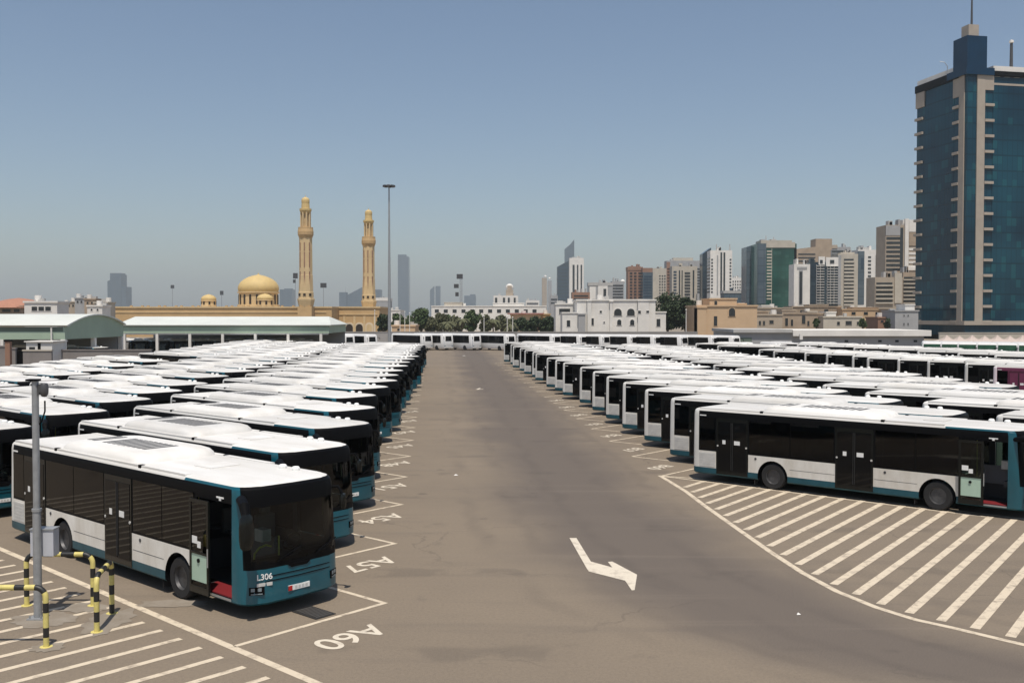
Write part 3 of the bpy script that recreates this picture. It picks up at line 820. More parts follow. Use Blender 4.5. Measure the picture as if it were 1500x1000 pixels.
YEL = mat('barrier_yellow', (.70,.60,.20), .5, var=.25, scale=5); BLK = mat('barrier_black', (.02,.02,.02), .5, var=.3, scale=5)
def barrier(p, q, h, label, stripeL=.2):
    L = math.dist(p, q); ang = math.atan2(q[1]-p[1], q[0]-p[0]); root = empty('hoop_barrier', (p[0], p[1], 0), ang)
    path = [(0,0,0)]; 
    def seg(a, b_):
        n = max(1, round(math.dist(a, b_)/.1))
        for i in range(1, n+1): path.append(tuple(a[k]+(b_[k]-a[k])*i/n for k in range(3)))
    r = .2
    seg((0,0,0), (0,0,h-r))
    for i in range(1, 7):
        t = R(90*i/6); path.append((r-r*math.cos(t), 0, h-r+r*math.sin(t)))
    seg(path[-1], (L-r,0,h))
    for i in range(1, 7):
        t = R(90*i/6); path.append((L-r+r*math.sin(t), 0, h-r+r*math.cos(t)))
    seg(path[-1], (L,0,0))
    acc = 0; mf = []
    for i in range(len(path)-1):
        acc += math.dist(path[i], path[i+1]); mf.append(int((acc-.03)/.215) % 2)
    b = MB(); b.tube(path, .055, 12, mf=mf); b.build('hoop', [YEL, BLK], root, smooth=True)
    for x in (0, L):
        b = MB(); b.cyl((x,0,0),(x,0,.012),.12,.12,14); b.build('foot_plate', YEL, root)
    return tag(root, label, 'barrier', 'yellow and black hoop barriers')
barrier((-9.03,19.01), (-10.9,19.01), 1.16, 'yellow and black hoop barrier in front of the camera pole, running off the left edge')
barrier((-8.43,19.92), (-8.63,21.17), 1.14, 'yellow and black hoop barrier seen end-on, right of the camera pole')
barrier((-9.28,21.75), (-10.75,21.75), 1.14, 'yellow and black hoop barrier behind the camera pole beside the bus')
CONC = mat('concrete_patch', (.265,.232,.19), .9, var=.35, scale=2.2, var2=(.20,.165,.125))
for i, (x, y, rx, ry) in enumerate(((-9.9,20.7,.75,.55),(-8.5,20.6,.5,.95),(-9.0,18.98,.35,.3),(-9.4,21.6,.6,.4),(-7.6,21.9,.8,.35))):
    b = MB(); n = 28; pts = []
    for k in range(n):
        t = 2*math.pi*k/n; q = random.uniform(.72,1.1); pts.append((x+rx*q*math.cos(t), y+ry*q*math.sin(t), .0072+.0004*i))
    b.add(pts, [tuple(range(n))]); tag(b.build('concrete_patch', CONC), kind='structure')

HAZE = 0.00016
# ------------------------------------------------------------------ the city behind
WIN = mat('dark_window', (.025,.03,.035), .12)
BLUEWIN = mat('blue_window', (.03,.055,.085), .12)
CREAM = mat('cream_wall', (.52,.47,.39), .85, var=.2, scale=.25)
WHITEW = mat('white_wall', (.76,.73,.68), .85, var=.16, scale=.3)
GREYW = mat('grey_wall', (.36,.36,.36), .85, var=.18, scale=.25)
BROWNW = mat('brown_wall', (.30,.17,.115), .85, var=.2, scale=.25)
BEIGEW = mat('beige_wall', (.42,.35,.27), .85, var=.2, scale=.25)
TANW = mat('tan_wall', (.40,.31,.225), .85, var=.25, scale=.3)
GLASSB = curtain('blue_grey_curtain', (.075,.105,.13), (.095,.125,.15), (.13,.16,.18), 4, 3)
GLASSD = curtain('dark_curtain', (.025,.04,.055), (.035,.055,.07), (.06,.09,.10), 4, 2.5)
GLASSG = curtain('green_curtain', (.03,.11,.085), (.014,.055,.045), (.06,.15,.12), 3.6, 2)
PLANT = mat('roof_plant_grey', (.45,.44,.42), .8, var=.2, scale=.4)

def tower(name, label, cat, px0, px1, ytop, d, depth, wall, specs=(), group=None, slope=None, yaw=0):
    depth *= .45 if px0 > 750 else 1
    x0, x1, H = wx(px0, d), wx(px1, d), wz(ytop, d); W = x1-x0
    root = empty(name, (x0, d, -.4), yaw); tag(root, label, cat, group)
    Z = lambda py: wz(py, d)+.4
    b = MB(); H += .4
    if slope:      # top falling to one side: height at the left / right edge
        zl, zr = Z(slope[0]), Z(slope[1])
        b.slab([(0,0),(W,0),(W,zr),(W*.5,zr+(zl-zr)*(.5 if len(slope) < 3 else slope[2])),(0,zl)], 0, depth)
    else: b.box(0, W, 0, depth, 0, H)
    b.build('wall', wall, root)
    if d < 1100 and not slope:
        for i in range(4):
            b = MB(); xx = W*random.uniform(.08,.8); hh = random.uniform(.8,2.6); b.box(xx, xx+W*random.uniform(.06,.14), depth*.3, depth*.6, H-.02, H+hh); b.build('roof_plant', random.choice((PLANT, wall, GREYW)), root)
    e = .12*d/500+.04
    for s in specs:
        k = s[0]
        if k == 'bands':     # one continuous window band per floor: x fractions, y range, count, material, filled share
            _, f0, f1, y0, y1, n, m, fr = s
            za, zb = Z(y1), Z(y0); st = (zb-za)/n
            for i in range(n):
                b = MB(); b.box(W*f0, W*f1, -e, .3, za+st*(i+.5-fr/2), za+st*(i+.5+fr/2)); b.build('window_band', m, root)
        elif k == 'side':    # the same on the side face turned to the camera
            _, y0, y1, n, m, fr = s
            za, zb = Z(y1), Z(y0); st = (zb-za)/n
            xa, xb = (-e, .3) if px0 > 750 else (W-.3, W+e)
            for i in range(n):
                b = MB(); b.box(xa, xb, depth*.1, depth*.9, za+st*(i+.5-fr/2), za+st*(i+.5+fr/2)); b.build('window_band', m, root)
        elif k == 'wins':    # single windows, a column each floor
            _, fl, y0, y1, n, w, fr, m = s
            za, zb = Z(y1), Z(y0); st = (zb-za)/n
            for f in fl:
                for i in range(n):
                    b = MB(); b.box(W*(f-w/2), W*(f+w/2), -e, .3, za+st*(i+.5-fr/2), za+st*(i+.5+fr/2)); b.build('window', m, root)
        elif k == 'strip':   # vertical strip
            _, f0, f1, y0, y1, m, pr, nm = s
            b = MB(); b.box(W*f0, W*f1, -e*pr, .3 if pr > 0 else .2, Z(y1), Z(y0)); b.build(nm, m, root)
        elif k == 'ledges':
            _, f0, f1, y0, y1, n, m, th = s
            za, zb = Z(y1), Z(y0); st = (zb-za)/n
            for i in range(n):
                b = MB(); b.box(W*f0, W*f1, -e*4, .3, za+st*(i+.5)-th/2, za+st*(i+.5)+th/2); b.build('balcony', m, root)
        elif k == 'block':   # roof block
            _, f0, f1, y, m, dd = s
            b = MB(); b.box(W*f0, W*f1, depth*(.5-dd/2), depth*(.5+dd/2), H-.01 if not slope else Z(max(slope[:2]))-.5, Z(y)); b.build('roof_block', m, root)
        elif k == 'parapet':
            _, m, h = s
            b = MB(); b.box(-.25, W+.25, -.25, depth+.25, H-h, H+.5); b.build('parapet', m, root)
        elif k == 'dome':
            _, f, y, r, m = s
            b = MB(); zc = Z(y)-r; b.lathe([(r*math.cos(R(a)), zc+r*math.sin(R(a))) for a in range(-20, 91, 10)], (W*f, depth*.5, 0), 20); b.build('dome', m, root, smooth=True)
        elif k == 'mast':
            _, f, y, r = s
            b = MB(); b.cyl((W*f, depth*.5, H-.5), (W*f, depth*.5, Z(y)), r, r*.5, 6); b.build('mast', PLANT, root)
    return root

# far hazy towers
tower('glass_tower','dark blue stepped glass tower standing alone far left behind the long mosque wall','tower',158,178,402,3300,50,GLASSB,[('block',.15,.95,400,GLASSB,.8)],slope=(412,402))
tower('glass_tower','lower glass slab attached right of the lone far-left tower','tower',178.3,185,420,3300,50,GLASSB)
tower('far_tower','tall pale grey rounded tower fading in haze right of the light mast','tower',583,599,376,4600,60,GLASSB,[('block',.0,.75,373,GLASSB,.8)])
tower('far_tower','hazy block tower just right of the mosque dome','tower',410,428,424,3600,60,GLASSB,[('block',.3,.9,422.5,GLASSB,.5)])
tower('far_tower','hazy narrow tower between the two minarets with a small mast','tower',497,507,428,3600,40,GLASSB,[('mast',.8,420,.8)])
tower('far_tower','hazy slope-topped tower left of the shorter minaret','tower',509,530,421,3700,60,GLASSB,slope=(432,421))
tower('far_tower','hazy broad tower partly hidden right behind the shorter minaret','tower',531,557,424,3800,60,GLASSB)
tower('far_tower','pale low tower right beside the shorter minaret with flat white top','tower',551,570,437,800,20,GREYW,[('parapet',WHITEW,2)])
tower('far_tower','left leg of the hazy twin tower right of the tall rounded tower','tower',630,636,424,4800,40,GLASSB,slope=(425,419))
tower('far_tower','right leg of the hazy twin tower right of the tall rounded tower','tower',638,645,419,4800,40,GLASSB)
tower('far_tower','low hazy block behind the floodlight lattice','tower',680,697,433,4500,50,GLASSB,[('block',.5,.95,431,GLASSB,.5)])
tower('far_tower','thin brownish tower with pale globe mast in the middle gap','tower',794,801,407,1900,30,BEIGEW,[('dome',.7,403,2.6,WHITEW)])
tower('far_tower','thin grey tower standing tight right of the globe-topped one','tower',802.5,808,411,2000,30,GREYW,[('dome',.5,406,2.6,WHITEW)])
tower('glass_tower','hazy blade-topped tower rising behind the white striped block','tower',827,841,352,2900,50,GLASSB,slope=(365,351,.6))
tower('glass_tower','dark glass tower with sloping top left of the white striped block','tower',816,835,382,1700,40,GLASSD,[('bands',.05,.95,390,440,10,BLUEWIN,.4)],slope=(391,381))
tower('apartment_tower','white tower block with dark vertical window stripes, left end of the right skyline','tower',834,855,378,1000,24,WHITEW,[('strip',.22,.36,388,440,WIN,1,'window_strip'),('strip',.52,.62,388,440,WIN,1,'window_strip'),('strip',.78,.88,388,440,WIN,1,'window_strip'),('block',.2,.8,376.5,PLANT,.5)])
tower('columned_building','pale columned block with small domed turret above the central trees','building',723,759,433,800,18,WHITEW,[('strip',.06,.15,436,447,WIN,1,'window_strip'),('strip',.38,.47,436,447,WIN,1,'window_strip'),('strip',.58,.66,436,447,WIN,1,'window_strip'),('strip',.82,.90,436,447,WIN,1,'window_strip'),('block',.50,.80,424,BEIGEW,.6),('block',.56,.74,418,BEIGEW,.4),('dome',.65,415,3.2,WHITEW)])
# right skyline
tower('low_block','reddish brown low block beneath the white striped tower','building',838,864,428,520,20,BROWNW,[('bands',.1,.9,431,444,3,WIN,.4)])
tower('office_block','low grey block with white panel and tall dark window','building',862,897,415,620,20,GREYW,[('strip',.05,.30,420,444,WHITEW,1,'panel'),('strip',.40,.80,418,444,WHITEW,1,'panel'),('strip',.62,.74,423,434,WIN,1.6,'window'),('parapet',PLANT,1.5)])
tower('office_block','small mid-grey block left of the red-brown tower','building',896,914,412,680,20,GREYW,[('bands',.08,.92,416,446,7,WIN,.42),('dome',.95,409,1.7,WHITEW)])
tower('brown_tower','red-brown tower with rusty upper corner and blue glass flank','tower',919.5,941,392,700,24,BROWNW,[('wins',(.22,.5,.8),398,438,9,.17,.45,WIN),('parapet',BROWNW,2),('block',.1,.9,390,BROWNW,.5)])
tower('glass_tower','blue glass flank block joined to the red-brown tower','tower',941.3,956,399,690,26,GLASSB,[('bands',.1,.9,403,444,10,BLUEWIN,.45),('block',.0,.98,392.5,BROWNW,.9)])
tower('apartment_tower','plain cream tower between red-brown tower and arched block','tower',956,976,393,760,22,CREAM,[('wins',(.52,.70,.88),402,440,9,.10,.4,WIN)])
tower('apartment_tower','broad grey-beige slab standing behind the cream arched block','tower',976,1029,382,780,26,GREYW,[('block',.2,.75,377.5,CREAM,.6),('bands',.8,.98,392,430,9,WIN,.5),('strip',.0,.1,384,440,BROWNW,1,'pilaster'),('bands',.02,.2,392,432,9,WIN,.4)])
tower('apartment_tower','cream block with arched white top and dark balcony columns','tower',984,1021,390,680,22,CREAM,[('strip',.27,.32,396,436,WIN,1,'window_strip'),('strip',.38,.42,396,436,WIN,1,'window_strip'),('bands',.50,.72,398,438,9,WIN,.55),('strip',.82,.88,396,436,WIN,1,'window_strip'),('wins',(.12,),396,436,9,.12,.5,BLUEWIN)])
tower('glass_tower','narrow dark glass tower left of the white tower with central slit','tower',1028.5,1041,364,660,22,GLASSD,slope=(372,363))
tower('white_tower','white tower with twin dark central slits and small side windows','tower',1040,1072,367,640,24,WHITEW,[('strip',.46,.54,370,432,WIN,1,'window_strip'),('strip',.60,.68,370,432,WIN,1,'window_strip'),('strip',.30,.36,374,432,GREYW,1,'pilaster'),('wins',(.08,.92),378,430,11,.08,.45,WIN),('side',376,430,11,WIN,.4),('mast',.36,357,.5),('mast',.97,357,.5)])
tower('white_block','low white block tucked right of the white slit tower','building',1071,1088,407,900,24,WHITEW,[('wins',(.15,.35,.55,.75),410,428,4,.1,.45,WIN)])
tower('blue_block','low blue-grey glass block before the white slit tower','building',1060,1095,427,560,20,GLASSB,[('parapet',PLANT,1)])
tower('green_tower','grey-flanked dark slab forming the left wing of the green glass tower','tower',1093,1109,359,520,26,GLASSB,[('strip',.93,1.0,360,445,BLACK,1,'gap')],slope=(362,357))
tower('green_tower','tall green glass tower with cream lattice crown','tower',1109,1166,357,505,30,GLASSG,[('strip',.0,.22,357,445,GLASSB,1,'glass_wing'),('wins',(.30,),366,440,16,.12,.45,CREAM),('strip',.36,.37,364,445,CREAM,1,'pilaster'),('strip',.22,.96,355,363,CREAM,1.6,'crown'),('block',.1,.9,352,CREAM,.8),('mast',.3,344,.35),('mast',.5,346,.35),('wins',(.32,.46,.60,.74,.88),356.5,361.5,1,.07,.5,WIN),('strip',.94,1.0,364,445,BLACK,1,'edge_strip')])
tower('apartment_tower','brown apartment slab with stair tower rising behind white-framed block','tower',1166,1216,363,640,26,TANW,[('block',.60,1.0,351.5,BEIGEW,.8),('block',.56,1.04,350,TANW,.95),('bands',.05,.55,370,420,10,WIN,.35)],slope=(365,359))
tower('apartment_tower','grey balcony slab right of the stair tower','tower',1217,1245,362,660,26,GREYW,[('bands',.02,.95,366,410,9,WIN,.5),('strip',.0,.3,359,364,BEIGEW,2,'crown')])
tower('white_slab','slim white slab with one grey centre strip right of green tower','tower',1162.5,1186,387,430,18,WHITEW,[('strip',.30,.55,396,446,GREYW,1,'panel'),('strip',.18,.80,391,394,GREYW,1.4,'cornice'),('strip',.34,.50,398,445,WIN,1.8,'window_strip')])
tower('glass_block','dark glass block with white window frames and curved white crown','tower',1186,1227,384,450,22,GLASSD,[('ledges',.22,.50,388,446,15,WHITEW,.22),('ledges',.60,.98,388,446,15,WHITEW,.22),('strip',.30,.52,376,388,WHITEW,2,'crown'),('strip',.56,1.0,377,390,WHITEW,2,'crown'),('strip',.34,.44,381,386,WIN,3,'crown_opening'),('strip',.70,.85,381,386,WIN,3,'crown_opening'),('strip',.60,.615,388,446,WHITEW,1,'frame'),('strip',.72,.735,388,446,WHITEW,1,'frame'),('strip',.85,.865,388,446,WHITEW,1,'frame'),('strip',.22,.235,388,446,WHITEW,1,'frame'),('strip',.36,.375,388,446,WHITEW,1,'frame')])
tower('apartment_tower','beige tower with a stack of dark curved balconies','tower',1226.5,1256,372,470,22,CREAM,[('bands',.30,.78,378,446,13,WIN,.5),('ledges',.30,.82,381,449,13,CREAM,.9),('strip',.0,.16,374,446,GREYW,1,'pilaster'),('block',.2,.9,369.5,CREAM,.6)])
tower('white_tower','white and blue glass tower with square window column','tower',1255.5,1290,366,490,24,WHITEW,[('strip',.0,.28,368,446,GLASSB,1,'glass_wing'),('strip',.14,.24,378,394,BLUEWIN,2,'window'),('wins',(.50,),374,446,13,.13,.42,WIN),('strip',.76,.80,374,440,WIN,1,'window_strip'),('strip',.88,.92,374,440,WIN,1,'window_strip'),('block',.28,.55,362,PLANT,.6)])
tower('office_block','grey-beige office block with brown band and stacked white floor slabs behind the blue tower','tower',1296,1349,330,380,22,BEIGEW,[('strip',.0,.40,331,345,GREYW,1,'upper_panel'),('bands',.02,.40,346,398,8,WIN,.5),('strip',.40,.48,334,395,WIN,1,'recess'),('strip',.52,.62,321,396,WHITEW,5,'fin'),('strip',.64,1.0,324,340,WHITEW,2,'upper_panel'),('strip',.64,1.0,341,360,TANW,2,'brown_band'),('bands',.64,1.0,362,394,5,WHITEW,.5),('strip',.50,1.0,391,396,WHITEW,3,'cornice'),('block',.5,1.0,322,WHITEW,.8)])
tower('balcony_block','lower beige block with rows of dark balconies under the office block','building',1281,1322,406,365,20,BEIGEW,[('bands',.05,.62,412,444,5,WIN,.42),('strip',.70,.95,400,444,CREAM,3,'stair_tower'),('ledges',.02,.65,415,447,5,CREAM,.5)])
tower('balcony_block','beige balcony wing tucked against the blue tower','building',1322,1349,399,372,20,TANW,[('bands',.05,.95,404,444,7,WIN,.45),('ledges',.0,1.0,407,447,7,CREAM,.4)])

fill = [(866,878,424,950,WHITEW,'pale low block peeping over the white villa roof, left of the grey panel block'),(944,958,420,1000,GREYW,'grey block behind the foot of the red-brown tower'),(1002,1016,418,1050,CREAM,'cream block rising behind the dark tree'),
 (1076,1092,419,1000,WHITEW,'white block behind the low blue-grey glass block'),(1040,1050,424,900,CREAM,'small cream block at the foot of the white slit tower'),(1246,1258,390,800,GREYW,'grey tower slice between the beige tower and the blue-white tower'),
 (1276,1296,392,760,WHITEW,'white tower slice left of the grey-beige office block'),(806,817,433,900,GREYW,'small grey block left of the dark sloping glass tower'),(770,790,440,900,WHITEW,'long pale far block right of the columned building')]
for a_, b_, y_, d_, m_, l_ in fill:
    tower('city_block', l_, 'building', a_, b_, y_, d_, 24, m_, [('bands',.08,.92,y_+3,446,max(2,int((446-y_)/5)),WIN,.4)])
# ---- the blue glass tower at the right edge
TD = 260.0; tx, ty = wx(1413, TD), TD
bt = empty('blue_tower', (tx, ty, -.3), math.atan2(4, 20))
tag(bt, 'tall dark blue glass office tower with tan corner strips at the right edge', 'tower')
TBLUE = curtain('tower_blue_glass', (.002,.024,.046), (.005,.055,.085), (.014,.12,.135), 4.06, 1.5, .05)
TSHAFT = mat('tower_shaft_blue', (.003,.032,.075), .25, spec=.3, var=.3, scale=.15)
STONE = mat('tower_stone', (.40,.345,.285), .8, var=.15, scale=.4)
zt = lambda py: wz(py, TD)+.3
b = MB(); b.box(.02, 34, .02, 22, 1.5, zt(113)); b.build('core', TBLUE, bt)
b = MB(); b.box(.6, 33.5, .6, 21.5, 0, 5); b.build('dark_podium', BLACK, bt)
b = MB(); b.box(-.5, 34.5, -.5, 22.5, zt(476), zt(470)); b.build('podium_band', STONE, bt)
b = MB(); b.box(7.6, 34, -.03, .3, zt(470), zt(124)); b.build('glazing', TBLUE, bt)
b = MB(); b.box(-.03, .3, 5.4, 18.3, zt(470), zt(129)); b.build('glazing', TBLUE, bt)
b = MB(); b.box(-.06, 2.7, -.06, .9, zt(470), zt(112)); b.build('corner_glazing', TBLUE, bt)
for bx in ((2.7, 5.0, -.35, .5), (-.35, .5, .9, 3.0)):
    b = MB(); b.box(*bx, zt(470), zt(112)); b.build('stone_strip', STONE, bt)
b = MB(); b.box(5.0, 7.6, -.30, .5, zt(133), zt(112)); b.build('stone_head', STONE, bt)
b = MB(); b.box(-.30, .5, 3.0, 5.6, zt(140), zt(112)); b.build('stone_head', STONE, bt)
b = MB(); b.box(-.36, .5, 18.3, 22.2, zt(137), zt(113.3)); b.build('stone_head', STONE, bt)
for i in range(15):
    z = zt(154)-i*4.06
    b = MB(); b.box(5.0, 7.7, -.55, .4, z-.45, z+.25); b.build('ledge', STONE, bt)
    b = MB(); b.box(-.55, .4, 3.0, 5.5, z-.45, z+.25); b.build('ledge', STONE, bt)
    b = MB(); b.box(-.55, .4, 19.0, 22.4, z-.45, z+.25); b.build('ledge', STONE, bt)
b = MB(); b.box(7.6, 34, -.1, .6, zt(125), zt(122)); b.build('stone_sill', STONE, bt)
b = MB(); b.box(7.6, 34, .6, 1.5, zt(122), zt(111)); b.build('loggia', INNER, bt)
for i in range(9):
    b = MB(); b.box(8.2+i*2.9, 9.7+i*2.9, .1, .55, zt(122), zt(112.2)); b.build('loggia_pier', STONE, bt)
for i in range(4):
    b = MB(); b.box(.1, .55, 6.0+i*3.2, 7.3+i*3.2, zt(128), zt(113.3)); b.build('loggia_pier', STONE, bt)
b = MB(); b.box(3.2, 34.4, -.5, 21, zt(111), zt(105)); b.build('cornice', BLACK, bt)
b = MB(); b.box(-.5, 4, 3.2, 22.4, zt(113)+.01, zt(113)+2); b.build('cornice', BLACK, bt)
b = MB(); b.box(7.6, 34, 0, 20, zt(105), zt(97)); b.build('roof_parapet', WHITEW, bt)
b = MB(); b.box(0, 7, 6, 22, zt(113)+2, zt(113)+3.4); b.build('roof_parapet', WHITEW, bt)
b = MB(); b.box(-.6, 5.2, -.6, 5.2, zt(112)+.02, zt(56)); b.build('shaft', TSHAFT, bt)
b = MB(); b.box(-.9, 7.4, -.75, 7.4, zt(112)+.015, zt(105)+.6); b.build('shaft_base', TSHAFT, bt)
b = MB(); b.box(.6, 3.6, .6, 3.6, zt(56), zt(38)); b.build('shaft_cap', STONE, bt)
b = MB(); b.cyl((2.6,2.2,zt(38)),(2.6,2.2,zt(-6)),.30,.2,8); b.build('antenna', DGREY, bt)
b = MB(); b.cyl((15.2,3,zt(97)),(15.2,3,zt(58)),.45,.35,8); b.build('antenna', DGREY, bt)
b = MB(); b.lathe([(0,zt(58)),(.6,zt(58)+.2),(.5,zt(58)+.8),(0,zt(58)+1)], (15.2,3,0), 8); b.build('antenna_lamp', WHITEW, bt)
b = MB(); b.tube([(0,8.5,zt(110)),(0,8.5,zt(88)),(-.6,8.9,zt(82)),(-1.6,9.5,zt(80.5))], .10, 6); b.build('roof_lamp', GALV, bt)

# ---- the mosque
SANDST = mat('mosque_sandstone', (.54,.365,.18), .85, var=.16, scale=.35)
SANDD = mat('mosque_sandstone_light', (.63,.47,.26), .8, var=.16, scale=.5)
DOMEY = mat('mosque_dome_yellow', (.60,.44,.19), .7, var=.14, scale=.6)
DARKO = mat('dark_opening', (.03,.02,.014), .9)
PALES = mat('pale_arch_stone', (.62,.52,.38), .8)
MD = 300.0
mq = empty('mosque', (wx(379, MD), MD, -.3)); tag(mq, 'sand-yellow mosque with domes and two tall minarets behind the green sheds', 'mosque')
mx = lambda px, d=MD: wx(px, d)-wx(379, MD)
mz = lambda py, d=MD: wz(py, d)+.3
b = MB(); b.box(mx(158), mx(486), 0, 42, 0, mz(451)); b.build('wall', SANDST, mq)
b = MB(); b.box(mx(158)-.2, mx(486)+.2, -.25, 42.2, mz(451), mz(449)); b.box(mx(158), mx(478), -.15, .1, mz(458), mz(456.6)); b.build('cornice', SANDD, mq)
for i in range(34):
    if i % 3 == 1: continue
    px = 190+i*8.2
    if 435 < px < 462: continue
    b = MB(); b.box(mx(px), mx(px)+.7, .3, .9, mz(449), mz(447.4)); b.build('merlon', SANDST, mq)
d2 = 312
b = MB(); b.box(mx(477,d2), mx(556,d2), d2-MD, d2-MD+26, 0, mz(451,d2)); b.build('wall', SANDST, mq)
b = MB(); b.box(mx(477,d2)-.3, mx(556,d2)+.3, d2-MD-.3, d2-MD+26.3, mz(451,d2), mz(449,d2)); b.box(mx(480,d2), mx(553,d2), d2-MD-.2, d2-MD+.1, mz(461,d2), mz(459.6,d2)); b.build('cornice', SANDD, mq)
for px, w in ((497,2.2),(512,2.2),(526.5,2.2),(541,1.7)):
    x = mx(px, d2); y = d2-MD
    b = MB(); b.slab(arch_pts(x, mz(487,d2), w*1.55, mz(472,d2)-mz(487,d2)), y-.28, y+.1); a = b.build('arch', PALES, mq)
    b = MB(); b.slab(arch_pts(x, mz(487,d2), w, mz(474.5,d2)-mz(487,d2)), y-.36, y-.25); b.build('arch_opening', DARKO if px < 540 else SANDD, a)
for px in (488.5,504.5,519.5,534,549):
    b = MB(); x = mx(px,d2); b.box(x-.35, x+.35, d2-MD-.4, d2-MD+.1, 0, mz(463,d2)); b.build('pilaster', SANDD, mq)
def dome(px, r, ybase, ydrum, ytop, nwin, yoff):
    dd = MD+yoff; x = mx(px, dd); r = r*dd/F
    b = MB(); zb, zd, zt_ = mz(ybase, dd), mz(ydrum, dd), mz(ytop, dd)
    b.lathe([(r*1.06,zb-2),(r*1.06,zb+.25),(r*.98,zb+.3),(r*.98,zd-.3),(r*1.05,zd-.28),(r*1.05,zd+.1),(r*.98,zd+.12)], (x,yoff,0), 32); dr = b.build('drum', SANDD, mq)
    h = zt_-zd; b = MB()
    b.lathe([(r*c, zd+h*q) for c, q in ((.98,.0),(1.02,.12),(1.03,.25),(.99,.40),(.89,.57),(.73,.72),(.52,.84),(.28,.93),(.10,.97),(.04,1.0),(.03,1.06),(0,1.09))], (x,yoff,0), 32); b.build('dome', DOMEY, mq, smooth=True)
    for i in range(nwin):
        t = R(-90)+2*math.pi*(i+.5)/nwin
        b = MB(); ww = r*1.1*math.pi/nwin*.55; zz = zb+.4
        b.slab(arch_pts(0, zz, ww, (zd-zb)*.72), -.12, .12)
        b.v = [(x+(r*.98)*math.cos(t)-q[0]*math.sin(t)+q[1]*math.cos(t), yoff+(r*.98)*math.sin(t)+q[0]*math.cos(t)+q[1]*math.sin(t), q[2]) for q in b.v]
        b.build('window', DARKO, dr)
dome(379, 28.5, 447.5, 428, 402, 18, 14); dome(306, 10.5, 448, 440, 431, 8, 9); dome(388.5, 11.5, 448, 439, 430, 8, 5)
def minaret(px, d, sc, ys):
    x = mx(px, d); y0 = d-MD; u = d/F
    Zm = lambda q: mz(465-(465-q)*sc, d)-(0 if sc == 1 else 0)
    b = MB(); h = 10.2*u*sc
    b.box(x-h, x+h, y0-h, y0+h, 0, Zm(449)); b.build('minaret_base', SANDST, mq)
    pr = [(10.6,449),(12.6,440),(12.8,437.5),(11.2,437),(11.2,428),(10.6,427.5),(10.0,405),(10.1,403.5),(9.7,403),(9.5,350),(10.5,346)]
    b = MB(); b.lathe([(r*u*sc, Zm(q)) for r, q in pr], (x,y0,0), 8); m = b.build('minaret_shaft', SANDD, mq)
    b = MB(); b.lathe([(r*u*sc, Zm(q)) for r, q in ((9.5,349),(11.4,344.5),(11.6,340),(10.9,336),(10.9,333.5),(7,333))], (x,y0,0), 16); b.build('minaret_balcony', SANDST, mq)
    b = MB(); b.lathe([(r*u*sc, Zm(q)) for r, q in ((4.6,334),(4.6,311))], (x,y0,0), 12); b.build('minaret_lantern', SANDD, mq)
    for i in range(8):
        t = math.pi*(i+.5)/4; b = MB(); cx, cy = x+6.6*u*sc*math.cos(t), y0+6.6*u*sc*math.sin(t)
        b.cyl((cx,cy,Zm(334)),(cx,cy,Zm(310)),1.25*u*sc,n=8); b.build('lantern_column', SANDD, mq)
    b = MB(); b.lathe([(r*u*sc, Zm(q)) for r, q in ((6,313),(7.6,311.5),(8.8,309),(8.8,306.5),(6.2,306),(5.7,299),(5.9,297),(6,295),(5.6,292.5),(4,290.6),(1.4,289.6),(.5,289.2),(.4,287),(0,286.5))], (x,y0,0), 16); b.build('minaret_cap', DOMEY, mq)
    for q0, q1, w in ((433.5,430,1.1),(424,398,.55),(392,370,.5),(368,356,.5)):
        for t in (-90,-45,-135):
            a = R(t); rr = (11.25 if q0 > 430 else 9.75)*u*sc*math.cos(math.pi/8)*1.06
            cx, cy = x+rr*math.cos(a), y0+rr*math.sin(a)
            b = MB(); ww = w*u*sc*1.6
            b.box(-ww, ww, -.1, .25, Zm(q0), Zm(q1)); cs, sn = math.cos(a+math.pi/2), math.sin(a+math.pi/2)
            b.v = [(cx+p[0]*cs-p[1]*sn, cy+p[0]*sn+p[1]*cs, p[2]) for p in b.v]
            b.build('slit_window', BROWNW if q0 < 430 else DARKO, m)
minaret(448.5, 296, 1.0, 0); minaret(540.5, 318, .895, 0)

# ---- green sheds on the left
SHEDR = mat('shed_roof_pale', (.66,.68,.63), .55, var=.12, scale=.3)
SHEDG = mat('shed_green', (.37,.47,.36), .6, var=.15, scale=.3)
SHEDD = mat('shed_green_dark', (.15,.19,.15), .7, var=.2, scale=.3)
S1 = 105.0
s1 = empty('vaulted_shed', (wx(95,S1), S1, 0)); tag(s1, 'pale green barrel-roofed bus shed with curved gable at far left', 'shed')
zs_ = lambda py, d=S1: wz(py, d)
D1 = 15.8; ze, zr_ = zs_(478), zs_(461.3); n = 12
arc = [(D1*i/n, ze+(zr_-ze)*math.sin(math.pi*i/n)**.85) for i in range(n+1)]
b = MB(); Lx = -46
vs_ = [(.35, y-.3 if i == 0 else y, z+.12) for i, (y, z) in enumerate(arc)]+[(Lx, y-.3 if i == 0 else y, z+.12) for i, (y, z) in enumerate(arc)]
vs_ += [(.35, y, z-.02) for y, z in arc]+[(Lx, y, z-.02) for y, z in arc]; m_ = n+1
fs_ = []
for i in range(n):
    fs_ += [(i, i+1, m_+i+1, m_+i), (2*m_+i, 3*m_+i, 3*m_+i+1, 2*m_+i+1), (i, 2*m_+i, 2*m_+i+1, i+1), (m_+i, m_+i+1, 3*m_+i+1, 3*m_+i)]
fs_ += [(0, m_, 3*m_, 2*m_), (n, 2*m_+n, 3*m_+n, m_+n)]
b.add(vs_, fs_); b.build('roof', SHEDR, s1, smooth=False)
b = MB(); pts = [(y, z-.04) for y, z in arc]; zb = zs_(497)
V_ = [(0, 0, zb)]+[(0, y, z) for y, z in pts]+[(0, D1, zb)]
